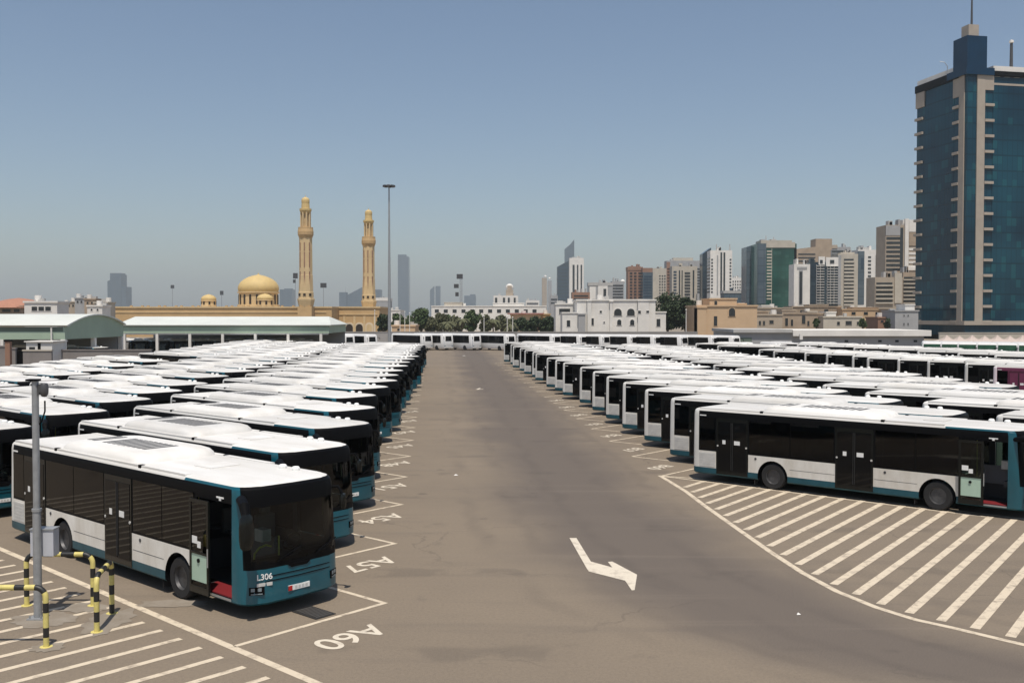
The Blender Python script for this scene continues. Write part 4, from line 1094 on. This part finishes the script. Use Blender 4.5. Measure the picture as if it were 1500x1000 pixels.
b.add(V_+[(-.2, q[1], q[2]) for q in V_], [tuple(range(len(V_))), tuple(reversed(range(len(V_), 2*len(V_))))]+[(i, len(V_)+i, len(V_)+(i+1)%len(V_), (i+1)%len(V_)) for i in range(len(V_))])
b.build('gable', SHEDG, s1)
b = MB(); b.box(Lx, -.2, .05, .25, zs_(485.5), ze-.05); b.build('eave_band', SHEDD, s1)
b = MB(); b.box(Lx, -.2, 0, .3, zb, zs_(485.5)); b.build('fascia', SHEDG, s1)
for i, yy in enumerate((.15, 7.7, 15.5)):
    b = MB(); b.box(-.45, .02, yy-.22, yy+.22, 0, zb); b.build('column', WHITEW, s1)
for i in range(1, 7):
    b = MB(); b.box(-.4-i*6.5, -.05-i*6.5, -.02, .32, 0, zb); b.build('column', WHITEW, s1)
b = MB(); b.cyl((-1.3,-.3,0),(-1.3,-.3,zs_(480)),.09,n=8); b.build('drain_pipe', WHITEW, s1)
b = MB(); b.box(Lx, -.6, 15.3, 15.7, 0, zb); b.build('rear_wall', GREYW, s1)
S2 = 139.0
s2 = empty('long_shed', (wx(181,S2), S2, 0)); tag(s2, 'long pale green flat-fronted bus shed on white columns below the mosque', 'shed')
W2 = wx(481,S2)-wx(181,S2); z2 = lambda py: wz(py, S2)
b = MB(); D2 = 14
b.add([(-1,-.4,z2(475.5)),(W2+.4,-.4,z2(475.5)),(W2-1.2,D2*.5,z2(463.6)),(-1,D2*.5,z2(463.6)),(-1,D2,z2(475.5)),(W2+.4,D2,z2(475.5)),
       (-1,-.4,z2(475.5)-.12),(W2+.4,-.4,z2(475.5)-.12),(-1,D2,z2(475.5)-.12),(W2+.4,D2,z2(475.5)-.12)],
      [(0,1,2,3),(3,2,5,4),(1,5,2),(0,3,4),(0,6,7,1),(1,7,9,5),(4,5,9,8),(0,4,8,6),(6,8,9,7)]); b.build('roof', SHEDR, s2)
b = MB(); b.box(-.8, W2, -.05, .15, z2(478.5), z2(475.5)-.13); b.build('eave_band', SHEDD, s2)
b = MB(); b.box(-.8, W2+.1, -.1, .2, z2(488), z2(478.5)); b.box(W2-.1, W2+.1, .2, D2, z2(488), z2(475.5)-.13); b.build('fascia', SHEDG, s2)
b = MB(); b.box(-.8, W2, -.02, .12, z2(490), z2(488)); b.build('gutter', WHITEW, s2)
for i in range(7):
    b = MB(); x = wx(182+48*i, S2)-wx(181,S2); b.box(x-.18, x+.18, -.1, .25, 0, z2(489)); b.build('column', WHITEW, s2)
b = MB(); b.box(-.8, W2, D2-.3, D2-.1, 0, z2(488)); b.build('rear_wall', GREYW, s2)
# buses parked inside the long shed
for i in range(9):
    o = bpy.data.objects.new('city_bus', FAR); col.objects.link(o); yaw = R(-62+random.uniform(-3,3))
    px = 205+i*31; x = wx(px, 141.5)
    o.location = (x-BL*math.cos(yaw), 141.5-BL*math.sin(yaw), 0); o.rotation_euler = (0,0,yaw)
    tag(o, f'dark-fronted city bus parked in the shade of the long shed, {ordinal(i+1)} from the left', 'bus', 'buses under the long shed')
for i in range(2):
    o = bpy.data.objects.new('city_bus', FAR); col.objects.link(o); yaw = R(-20)
    o.location = (wx(118+i*34, 112)-BL*math.cos(yaw), 112-BL*math.sin(yaw), 0); o.rotation_euler = (0,0,yaw)
    tag(o, f'dark city bus under the curved gable of the vaulted shed, {ordinal(i+1)} from the left', 'bus', 'buses under the vaulted shed')
# yard walls and kiosk before the sheds
YW = mat('yard_wall_grey', (.26,.235,.22), .9, var=.25, scale=.8)
def wall(name, label, cat, px0, px1, ytop, d, th, m, coping=None):
    x0, x1 = wx(px0,d), wx(px1,d); root = empty(name, (x0,d,0)); b = MB(); b.box(0,x1-x0,0,th,0,wz(ytop,d)); b.build('panel', m, root)
    b = MB(); b.box(-.05,x1-x0+.05,-.06,th+.06,wz(ytop,d),wz(ytop,d)+.12); b.build('coping', coping or m, root); return tag(root, label, cat)
wall('yard_wall','long low grey yard wall in front of the vaulted shed gable','wall',90,221,513.5,99,.25,YW)
wall('yard_wall','short grey wall segment left of the kiosk by the left edge','wall',-20,8,508,92,.25,YW)
wall('yard_wall','tan grey wall between the gate posts below the vaulted shed','wall',15,22,511,92,.25,YW)
wall('yard_wall','tan wall with pale top right of the dark gateway','wall',33,75,514,91,.25,YW,CREAM)
gk = empty('gate_post', (wx(12,90.5), 90.5, 0)); b = MB(); b.box(-.22,.22,-.2,.2,0,wz(500,90.5)); b.build('post', BROWNW, gk); b = MB(); b.box(-.28,.28,-.26,.26,wz(500,90.5),wz(500,90.5)+.15); b.build('cap', BLACK, gk); tag(gk, 'dark brown gate post at the far left yard wall', 'post')
gk = empty('gate_leaf', (wx(22.5,92.6), 92.6, 0)); b = MB(); W_ = wx(33,92.6)-wx(22.5,92.6)
for i in range(8): b.box(i*W_/8, i*W_/8+.06, 0, .05, .1, wz(516,92.6))
b.build('bars', BLACK, gk); b = MB(); b.box(0,W_,-.01,.06,.05,.12); b.box(0,W_,-.01,.06,wz(516,92.6),wz(514,92.6)); b.build('frame', BLACK, gk); tag(gk, 'black barred gate in the far left yard wall', 'gate')
kb = empty('kiosk', (wx(38,97), 97, 0)); b = MB(); W_ = wx(76,97)-wx(38,97); b.box(0,W_,0,3,0,wz(501,97)); b.build('wall', WHITEW, kb)
b = MB(); b.box(-.15,W_+.15,-.15,3.15,wz(501,97),wz(499.5,97)); b.build('roof', WHITEW, kb); b = MB(); b.box(W_*.45,W_*.56,-.04,.1,.05,wz(502.5,97)); b.build('door', BLACK, kb)
b = MB(); b.box(W_*.12,W_*.34,-.04,.1,wz(513,97),wz(508,97)); b.build('window', WIN, kb); tag(kb, 'small white flat-roofed kiosk with dark doorway before the vaulted shed', 'kiosk')
wall('boundary_wall','low grey boundary wall behind the far row of white coaches','wall',478,1022,486.5,196,.3,mat('boundary_grey', (.36,.34,.32), .9, var=.2, scale=.5))

# ---- grey warehouse on the right
WD = 172.0
wh = empty('warehouse', (wx(1076,WD), WD, 0)); tag(wh, 'long low grey warehouse with white roof edge before the tan houses', 'warehouse')
x2 = wx(1362,WD)-wx(1076,WD); xm_ = wx(1160,WD)-wx(1076,WD); b = MB(); b.box(0,x2-1,0,18,0,wz(487,WD)); b.build('wall', GREYW, wh)
b = MB(); b.box(-.3,xm_,-.5,18.2,wz(487,WD),wz(482.5,WD)); b.build('roof_edge', PLANT, wh)
b = MB(); b.box(xm_+.03,x2,-.7,18.2,wz(492,WD),wz(483.5,WD)); b.build('roof_edge', WHITEW, wh)
for px in (1240,1289,1314,1341):
    b = MB(); x = wx(px,WD)-wx(1076,WD); b.box(x-.3,x+.3,-.05,.1,wz(501,WD),wz(498,WD)); b.build('window', WIN, wh)
for px in (1170,):
    b = MB(); x = wx(px,WD)-wx(1076,WD); b.box(x-.25,x+.25,-1.6,-1.2,wz(497,WD),wz(489,WD)); b.build('pipe', WHITEW, wh)
b = MB(); b.box(.5, 3.0, -.06, .1, 0, 2.6); b.build('door', SHEDD, wh)
# canvas shade tents
CANV = mat('canvas_pinkish', (.52,.43,.38), .9, var=.2, scale=1.0)
wall('tent_back_wall','pale beige wall behind the canvas tents below the blue tower','wall',1376,1540,488,152,.3,CREAM)
for i in range(7):
    px = 1387+i*18.5; d = 146; x = wx(px,d); te = empty('shade_tent', (x,d,0)); w_ = 1.95
    zt0, zt1 = wz(501.5,d), wz(490.5+(i%2),d)
    b = MB(); b.add([(-w_,-w_,zt0),(w_,-w_,zt0),(w_,w_,zt0),(-w_,w_,zt0),(-.5,-.5,zt0+(zt1-zt0)*.5),(.5,-.5,zt0+(zt1-zt0)*.5),(.5,.5,zt0+(zt1-zt0)*.5),(-.5,.5,zt0+(zt1-zt0)*.5),(0,0,zt1)],
        [(0,1,5,4),(1,2,6,5),(2,3,7,6),(3,0,4,7),(4,5,8),(5,6,8),(6,7,8),(7,4,8),(0,3,2,1)]); b.build('canopy', CANV, te)
    b = MB(); b.box(-w_,w_,-w_,-w_+.04,zt0-.35,zt0-.01); b.build('valance', CANV, te)
    for sx in (-1,1):
        for sy in (-1,1):
            b = MB(); b.cyl((sx*w_*.95,sy*w_*.95,0),(sx*w_*.95,sy*w_*.95,zt0),.05,n=6); b.build('pole', GALV, te)
    tag(te, f'pinkish peaked canvas shade tent, {ordinal(i+1)} from the left behind the green-windowed buses', 'tent', 'canvas shade tents')

# ---- villas
def villa(name, label, px0, px1, ytop, d, depth, wallm, blocks=(), wins=(), arches=(), parap=True, ybase=None):
    x0, x1 = wx(px0,d), wx(px1,d); root = empty(name, (x0,d,-.2)); tag(root, label, 'house')
    b = MB(); b.box(0,x1-x0,0,depth,0,wz(ytop,d)+.2); b.build('wall', wallm, root)
    if parap:
        b = MB(); b.box(-.2,x1-x0+.2,-.2,depth+.2,wz(ytop,d)+.2,wz(ytop,d)+.55); b.build('parapet', wallm, root)
    for q0, q1, yt, yo, dp, m in blocks:
        b = MB(); b.box(wx(q0,d)-x0, wx(q1,d)-x0, yo, yo+dp, .02, wz(yt,d)+.2); b.build('wing', m, root)
        b = MB(); b.box(wx(q0,d)-x0-.15, wx(q1,d)-x0+.15, yo-.15, yo+dp+.15, wz(yt,d)+.2, wz(yt,d)+.5); b.build('parapet', m, root)
    for i in range(3):
        b = MB(); xx = random.uniform(.1,.85)*(x1-x0); yy = random.uniform(.4,.8)*depth; hh = random.uniform(.5,1.3); zz = wz(ytop,d)+.2
        if i == 0: b.cyl((xx,yy,zz),(xx,yy,zz+1.5),.7,n=10); b.build('water_tank', WHITEW, root)
        else: b.box(xx,xx+random.uniform(.6,1.6),yy,yy+1,zz,zz+hh); b.build('air_conditioner', PLANT, root)
    for pxc, y0, y1, wpx, yo in wins:
        w_ = wpx*d/F; x = wx(pxc,d)-x0; za, zb = wz(y1,d)+.2, wz(y0,d)+.2
        b = MB(); b.box(x-w_/2-.12,x+w_/2+.12,yo-.06,yo+.1,za-.12,zb+.12); f_ = b.build('window', wallm, root)
        b = MB(); b.box(x-w_/2,x+w_/2,yo-.09,yo-.02,za,zb); b.build('pane', WIN, f_)
    for pxc, y0, y1, wpx, yo in arches:
        w_ = wpx*d/F; x = wx(pxc,d)-x0; za, zb = wz(y1,d)+.2, wz(y0,d)+.2
        b = MB(); b.slab(arch_pts(x, za-.1, w_+.35, zb-za+.28), yo-.10, yo+.1); f_ = b.build('window', wallm, root)
        b = MB(); b.slab(arch_pts(x, za, w_, zb-za), yo-.14, yo-.08); b.build('pane', WIN, f_)
    return root
VD = 225
villa('white_villa','white two-storey villa with arched balcony openings behind the coaches',845,960,440.5,VD,14,WHITEW,
      blocks=((823,846,459,-2,9,WHITEW),(846,856,461,-3,5,GREYW),(860,866,441,-.8,3,WHITEW),(958,976,458,.6,10,WHITEW),(893,897,442,-.6,2,WHITEW),(934,950,440.8,-.7,4,WHITEW)),
      wins=((832,469,478,5,-2),(867,466,476,5.5,0),(965,467,478,5.5,.6),(880,455,458,3,0),(936,455,459,4,-.7),(948,455,458,4,-.7),(885,471,473,2,0)),
      arches=((905,452,462,11,0),(924,452,462,11,0),(907,468,476,6,0),(926,468,476,6,0)))
villa('grey_villa_wing','blue-white low villa with wide dark window left of the white villa',814,844,446,236,10,WHITEW,wins=((827,452,460,16,0),),parap=True)
PEACH = mat('peach_wall', (.58,.41,.255), .85, var=.12, scale=.3)
villa('peach_villa','peach-coloured villa with one arched window right of the dark tree',1021,1109,449,218,14,PEACH,
      blocks=((1040,1080,438.5,.6,9,PEACH),(1021,1034,451,-.5,4,PEACH),(1082,1096,446,2,6,PEACH)),wins=((1048,463,477,5,0),(1049,440.5,452,4,.6)),arches=((1072,451,463,9,0),))
houses = [('tan_house','flat-roofed tan house tight right of the peach villa',1108,1146,462,255,BEIGEW,((1113,470,476,3,0),(1119,470,476,3,0),(1130,469,474,6,0)),((1112,1128,457,2,6,TANW),)),
 ('tan_house','tan house with stepped roof and dark doorways in the middle of the house cluster',1146,1206,460,262,TANW,((1152,466,477,4,0),(1160,468,477,3,0),(1177,462,474,5,0),(1184,470,477,3,0),(1198,468,475,6,0)),((1150,1170,455,3,8,BEIGEW),(1186,1200,457,2,5,CREAM))),
 ('tan_house','cream house with three small round-topped windows right of the stepped tan house',1206,1262,465,258,CREAM,((1228,471,476,4,0),(1243,470,476,9,0),(1257,471,476,4,0)),((1214,1228,458,2,6,WHITEW),)),
 ('tan_house','small terracotta-tan house near the grey block by the blue tower',1286,1312,466,262,BROWNW,((1292,469,472,4,0),(1305,469,472,3,0)),()),
 ('tan_house','far tan house roofline behind the cream house',1108,1160,452,300,BEIGEW,((1120,455,459,5,0),(1140,455,459,5,0)),((1118,1132,448,2,5,WHITEW),)),
 ('tan_house','far pinkish house roofline under the white slab tower',1160,1232,450,310,TANW,((1175,454,458,6,0),(1210,453,457,6,0)),((1188,1216,447,2,6,BEIGEW),)),
 ('tan_house','far tan house roofline below the white and blue tower',1234,1300,454,305,PEACH,((1250,457,461,6,0),(1268,457,461,6,0),(1285,457,461,6,0)),((1252,1290,451,2,6,TANW),)),
 ('grey_house','plain blank-sided grey house with four tiny windows beside the blue tower',1311,1345,456,256,GREYW,((1324,461,463,1.5,0),(1330,461,463,1.5,0),(1324,473,476,1.5,0),(1330,473,476,1.5,0)),((1330,1344,447,2,6,WHITEW),))]
for nm, lb, a, c, yt, d, m, ws, bl in houses: villa(nm, lb, a, c, yt, d, 9, m, blocks=bl, wins=ws)
# roofs and low houses on the left
villa('white_house','white flat house with three big dark windows above the vaulted shed',36,84,443.5,190,5,WHITEW,wins=((51,449,455,8,0),(61,449,455,8,0),(71,449,455,8,0)))
hp = villa('terracotta_house','pinkish house with domed terracotta roof at the left edge',-12,34,450,195,12,TANW,wins=((10,453,457,12,0),(25,453,457,8,0)))
b = MB(); b.lathe([(6.2,0),(5.6,.6),(4.2,1.2),(2.2,1.7),(0,2.0)], (2.9+wx(10,195)-wx(-12,195)-2.9,5,wz(449,195)), 20); b.build('roof', mat('terracotta', (.42,.20,.13), .8, var=.2), hp)
b = MB(); b.box(-.6,wx(34,195)-wx(-12,195)+.6,-.6,12.6,wz(449.5,195),wz(447.5,195)); b.build('eaves', MATS['terracotta'], hp)
lowl = [(84,97,446,CREAM),(97,112,443,BEIGEW),(110,124,437.5,GREYW),(124,140,439,TANW),(138,158,444,CREAM),(128,150,449,WHITEW)]
for i, (a, c, yt, m) in enumerate(lowl):
    villa('low_house', f'small pale far-left house, {ordinal(i+1)} in the huddle left of the lone glass tower', a, c, yt, 330-i*18, 5, m, wins=((a+(c-a)*.3,yt+3,yt+6,2.5,0),(a+(c-a)*.7,yt+3,yt+6,2.5,0)))
# centre low city
villa('long_white_building','long low white building with rows of windows behind the central trees',632,800,449,420,20,WHITEW,wins=tuple((640+i*13,453,458,6,0) for i in range(12)),blocks=((650,676,443.5,3,9,CREAM),(722,768,444.5,2,12,WHITEW)))
villa('white_building','white-grey building with flat roof behind the light mast',560,586,455,400,15,WHITEW,wins=((566,459,464,4,0),(577,459,464,4,0)))
rr = villa('red_roofed_house','pinkish house with flat red roof left of the white villa',748,792,462,300,12,PEACH,wins=((762,465,470,4,0),(778,465,470,4,0)))
b = MB(); b.box(-1,wx(792,300)-wx(748,300)+1,-1,13,wz(462,300)+.6,wz(457.5,300)); b.build('roof', mat('red_roof', (.36,.13,.10), .8, var=.2), rr)
villa('ochre_house','small ochre house right of the red-roofed house',789,806,461,310,12,mat('ochre_wall', (.50,.33,.15), .85, var=.15),wins=((797,465,470,4,0),))
villa('tan_low_house','low orange-tan house behind the light mast among trees',574,608,478,250,10,PEACH,wins=((584,481,484,4,0),))

# ---- trees
LEAFM = []
for nm, c in (('foliage_dark', (.034,.058,.018)), ('foliage_mid', (.07,.11,.035)), ('foliage_olive', (.12,.125,.058))):
    LEAFM.append(mat(nm, c, .8, var=.45, scale=1.2))
BARK = mat('bark', (.10,.07,.045), .9, var=.3, scale=3)
def tree(name, label, px, d, wpx, ytop, ybase, m, n=1800, leaf=.38, group=None):
    x = wx(px,d); W = wpx*d/F/2; H = wz(ytop,d); zb = wz(ybase,d); root = empty(name, (x,d,0)); tag(root, label, 'tree', group)
    b = MB(); b.tube([(0,0,0),(.1,.05,zb*.6),(0,0,zb+.25*(H-zb))], [.32,.24,.16], 8)
    for i in range(6):
        t = i*1.05+random.random(); rr = W*.55
        b.tube([(0,0,zb*.7+.3*i*.2),(rr*.5*math.cos(t),rr*.5*math.sin(t),zb+.25*(H-zb)),(rr*math.cos(t),rr*math.sin(t),zb+.55*(H-zb))], [.13,.09,.04], 6)
    b.build('trunk', BARK, root)
    cl = []
    for i in range(30):
        t = random.uniform(0, 2*math.pi); q = random.random()**.6; h = random.random()
        k = math.sqrt(max(0.05, 1-(2*h-.9)**2*.8))
        cl.append((W*.8*q*k*math.cos(t), W*.8*q*k*math.sin(t), zb+(H-zb)*(.12+.76*h), random.uniform(.22,.42)*min(W,(H-zb)*.6)))
    b = MB()
    for i in range(n):
        cx, cy, cz, r = random.choice(cl)
        v = Vector((random.gauss(0,1), random.gauss(0,1), random.gauss(0,.8))).normalized()*r*random.uniform(.55,1.05)
        p = Vector((cx,cy,cz))+v
        if p.z < zb*.75: continue
        a = Vector((random.gauss(0,1),random.gauss(0,1),random.gauss(0,1))).normalized(); c = a.orthogonal().normalized()
        s = leaf*random.uniform(.6,1.3); c2 = a.cross(c)
        b.add([p-c*s, p-c2*s*.55, p+c*s, p+c2*s*.55], [(0,1,2,3)])
    b.build('crown', m, root)
    return root
def palm(label, px, d, ytop):
    x = wx(px,d); H = wz(ytop,d)-1.2; root = empty('palm_tree', (x,d,0)); tag(root, label, 'palm tree', 'palms along the far boundary')
    b = MB(); b.tube([(0,0,0),(.08,0,H*.5),(0,.05,H)], [.24,.18,.16], 8); b.build('trunk', BARK, root)
    b = MB()
    for i in range(22):
        t = i*2.4; e0 = random.uniform(-.2,1.1); L_ = random.uniform(1.7,2.4); pr = []
        for k in range(7):
            q = k/6; r_ = L_*q*math.cos(e0*(1-q*.6)); z = H+L_*q*math.sin(e0)*.9-1.5*q*q*L_*.5
            pr.append(Vector((r_*math.cos(t), r_*math.sin(t), z)))
        sd_ = Vector((-math.sin(t), math.cos(t), 0))
        for k in range(6):
            w0 = .26*math.sin(math.pi*(k+.4)/6.6); w1 = .26*math.sin(math.pi*(k+1.4)/7.4)
            for s in (-1, 1):
                b.add([pr[k], pr[k+1], pr[k+1]+sd_*s*w1*1.6-Vector((0,0,.18)), pr[k]+sd_*s*w0*1.6-Vector((0,0,.18))], [(0,1,2,3)])
    b.build('crown', LEAFM[2], root)
tree('large_tree','large dense dark green tree between the white villa and the peach villa',978,240,52,428,482,LEAFM[0],5200,.36)
tree('large_tree','dark green tree leaning against the left side of the peach villa',1004,238,40,434,482,LEAFM[0],4200,.36)
TR = [(617,270,34,452,486,1,2600,'bushy green tree, tallest of the group right of the light mast'),(645,275,34,458,486,2,2000,'olive-green thin tree right of the tallest bushy tree'),
    (692,265,30,455,485,1,2400,'bright green round tree in the centre below the floodlight lattice'),(713,268,26,461,486,2,1700,'sparse olive tree right of the bright green centre tree'),(735,280,26,462,486,2,1500,'thin olive tree before the long white building'),
    (583,262,24,460,487,1,1700,'dark small tree immediately right of the light mast'),(561,258,20,459,486,0,1600,'dark tree between the mosque corner and the light mast'),(600,285,24,462,487,1,1500,'small green tree behind the flagpoles'),
    (765,262,30,466,487,0,2000,'low dark hedge-like tree, left end of the hedge by white villa'),(786,262,34,464,487,0,2300,'low dark hedge-like tree in the middle of the hedge by white villa'),(806,262,28,463,487,0,2000,'low dark hedge-like tree touching the white villa wing'),
    (667,290,32,463,486,2,1500,'faint olive tree behind the floodlight lattice'),(632,262,26,464,487,2,1500,'low olive tree tucked between the two tallest bushy trees'),(655,300,26,460,486,1,1500,'mid green tree behind the palm left of the lattice'),(750,285,24,467,487,2,1300,'small olive tree at the foot of the thin lamp poles'),
    (1196,250,10,466,479,1,600,'small dark shrub tree in front of the stepped tan house'),(1264,250,11,467,480,1,600,'small green bush tree in front of the cream house'),(1300,252,10,466,480,0,500,'small dark tree beside the terracotta-tan house')]
for px, d, w_, yt, yb, k, n, lb in TR:
    tree('tree', lb, px, d, w_, yt, yb, LEAFM[k], n, .40, 'trees along the far boundary')
palm('slender palm left of the bright green centre tree', 676, 255, 462); palm('palm before the long white building', 722, 252, 463); palm('palm between olive trees right of the light mast', 655, 252, 466); palm('palm near the red-roofed house', 748, 254, 468)

# ---- masts, floodlights and poles
def flood(label, px, d, ytop, heads, group='floodlight masts on the far skyline'):
    x = wx(px,d); H = wz(ytop,d); u = d/F; root = empty('floodlight_mast', (x,d,0)); tag(root, label, 'floodlight', group)
    b = MB(); b.cyl((0,0,0),(0,0,H),.32*u*1.4,.22*u*1.4,8); b.build('mast', GALV, root)
    for dx, dy, w_, h_ in heads:
        b = MB(); zc = wz(dy,d); 
        for r_ in range(3):
            for c_ in range(3):
                b.box(dx*u+(c_-1)*w_*u/3-w_*u/7, dx*u+(c_-1)*w_*u/3+w_*u/7, -.4*u, .4*u, zc+(r_-1)*h_*u/3-h_*u/7, zc+(r_-1)*h_*u/3+h_*u/7)
        b.box(dx*u-w_*u/2, dx*u+w_*u/2, .4*u, .6*u, zc-h_*u*.5, zc+h_*u*.5); b.build('lamp_bank', DGREY, root)
    return root
flood('floodlight mast with lamp bank left of the taller minaret', 433, 700, 401, ((0,404,7,8),(-1.5,412,4,5)))
flood('floodlight mast with tilted lamp bank right of the taller minaret', 474, 700, 415, ((0,418,9,7),))
flood('faint small floodlight mast left of the small dome', 325, 900, 427, ((0,429,5,6),))
flood('floodlight mast above the long wall in the middle left', 253, 1100, 418, ((0,420,5,5),))
la = flood('lattice floodlight mast with three lamp banks in the centre', 675.5, 520, 402, ((-2,405,9,7),(-7,419,7,6),(-6,431,5,6)))
b = MB(); u = 520/F
for i in range(14):
    z0 = 2+i*1.9
    b.cyl((-1.6*u,0,z0),(1.6*u,0,z0+1.9),.12*u,n=5); b.cyl((1.6*u,0,z0),(-1.6*u,0,z0+1.9),.12*u,n=5)
for s in (-1,1): b.cyl((s*1.7*u,0,0),(s*1.7*u,0,wz(404,520)),.22*u,n=5)
b.build('lattice_frame', GALV, la)
HM = 168.0; hm = empty('light_mast', (wx(570.5,HM),HM,0)); tag(hm, 'very tall thin lighting mast with crown of lamps beside the shorter minaret', 'light mast')
b = MB(); H = wz(273,HM); b.cyl((0,0,0),(0,0,H*.45),.30,.22,10); b.cyl((0,0,H*.45),(0,0,H),.22,.11,10); b.build('mast', GALV, hm, smooth=True)
b = MB(); b.lathe([(.5,H-.1),(.75,H),(.75,H+.1),(.4,H+.2)], (0,0,0), 12); b.build('crown_ring', GALV, hm)
for i in range(8):
    t = i*math.pi/4; b = MB(); b.box(.55,1.05,-.22,.22,H-.22,H+.08); b.v = [(p[0]*math.cos(t)-p[1]*math.sin(t), p[0]*math.sin(t)+p[1]*math.cos(t), p[2]) for p in b.v]; b.build('lamp', DGREY, hm)
for i, (px, d, yt, lb) in enumerate(((586,240,458,'thin white flagpole nearest right of the light mast'),(593,240,457,'thin white flagpole in the middle right of the light mast'),(600,240,459,'thin white flagpole rightmost of three by the bushy tree'),(709,215,463,'thin white lamp pole right of the bright green centre tree'),
    (743,218,464,'thin white lamp pole before the long white building'),(751,218,465,'thin white lamp pole left of the red-roofed house'),(1005,205,454,'thin white pole in front of the dark tree by the peach villa'),(549,232,455,'thin white pole at the right corner of the mosque'))):
    pr_ = empty('thin_pole', (wx(px,d),d,0)); b = MB(); b.cyl((0,0,0),(0,0,wz(yt,d)),.10,.07,6); b.build('pole', WHITEW, pr_); b = MB(); b.lathe([(0,wz(yt,d)-.05),(.16,wz(yt,d)),(.16,wz(yt,d)+.12),(0,wz(yt,d)+.22)], (0,0,0), 8); b.build('finial', WHITEW, pr_)
    tag(pr_, lb, 'pole', 'thin white poles')
# ---- haze
HZ = mat('haze_dummy', (1,1,1))
hm_ = bpy.data.materials.new('haze_air'); hm_.use_nodes = True; nt = hm_.node_tree; nt.nodes.clear()
o_ = nt.nodes.new('ShaderNodeOutputMaterial'); pv = nt.nodes.new('ShaderNodeVolumePrincipled')
pv.inputs['Color'].default_value = (.90,.96,.98,1); pv.inputs['Density'].default_value = HAZE; pv.inputs['Anisotropy'].default_value = .2
nt.links.new(pv.outputs[0], o_.inputs['Volume'])
b = MB(); b.box(-6500, 6500, -400, 9500, -1.5, 320); hz = b.build('haze', hm_); tag(hz, kind='stuff')
# ------------------------------------------------------------------ light, sky, camera
sunv = Vector((.02,-.38,1)).normalized()
el = math.asin(sunv.z); az = math.atan2(sunv.x, sunv.y)
w = bpy.data.worlds.new('World'); scene.world = w; w.use_nodes = True
nt = w.node_tree; bg = nt.nodes['Background']
sky = nt.nodes.new('ShaderNodeTexSky'); sky.sky_type = 'NISHITA'; sky.sun_disc = False
sky.sun_elevation = el; sky.sun_rotation = az; sky.air_density = 1.0; sky.dust_density = 1.0; sky.ozone_density = 1.0; sky.altitude = 0
nt.links.new(sky.outputs[0], bg.inputs['Color']); bg.inputs['Strength'].default_value = .10
sl = bpy.data.lights.new('sun', 'SUN'); sl.energy = 4.5; sl.angle = R(.5); sl.color = (1,.93,.83)
so = bpy.data.objects.new('sun', sl); col.objects.link(so); so.rotation_euler = (-sunv).to_track_quat('-Z','Y').to_euler(); so.location = (20,-40,150)
cam = bpy.data.cameras.new('camera'); co = bpy.data.objects.new('camera', cam); col.objects.link(co); scene.camera = co
cam.sensor_width = 36; cam.lens = 36*F/1500; cam.clip_end = 20000; cam.clip_start = .2
co.location = (0,0,CH); co.rotation_euler = (R(90)-PITCH, 0, 0)
vs = scene.view_settings; scene.display_settings.display_device = 'sRGB'
vs.view_transform = 'Standard'; vs.look = 'None'; vs.exposure = 0; vs.gamma = 1
scene.cycles.max_bounces = 6; scene.cycles.transparent_max_bounces = 8; scene.cycles.volume_bounces = 0
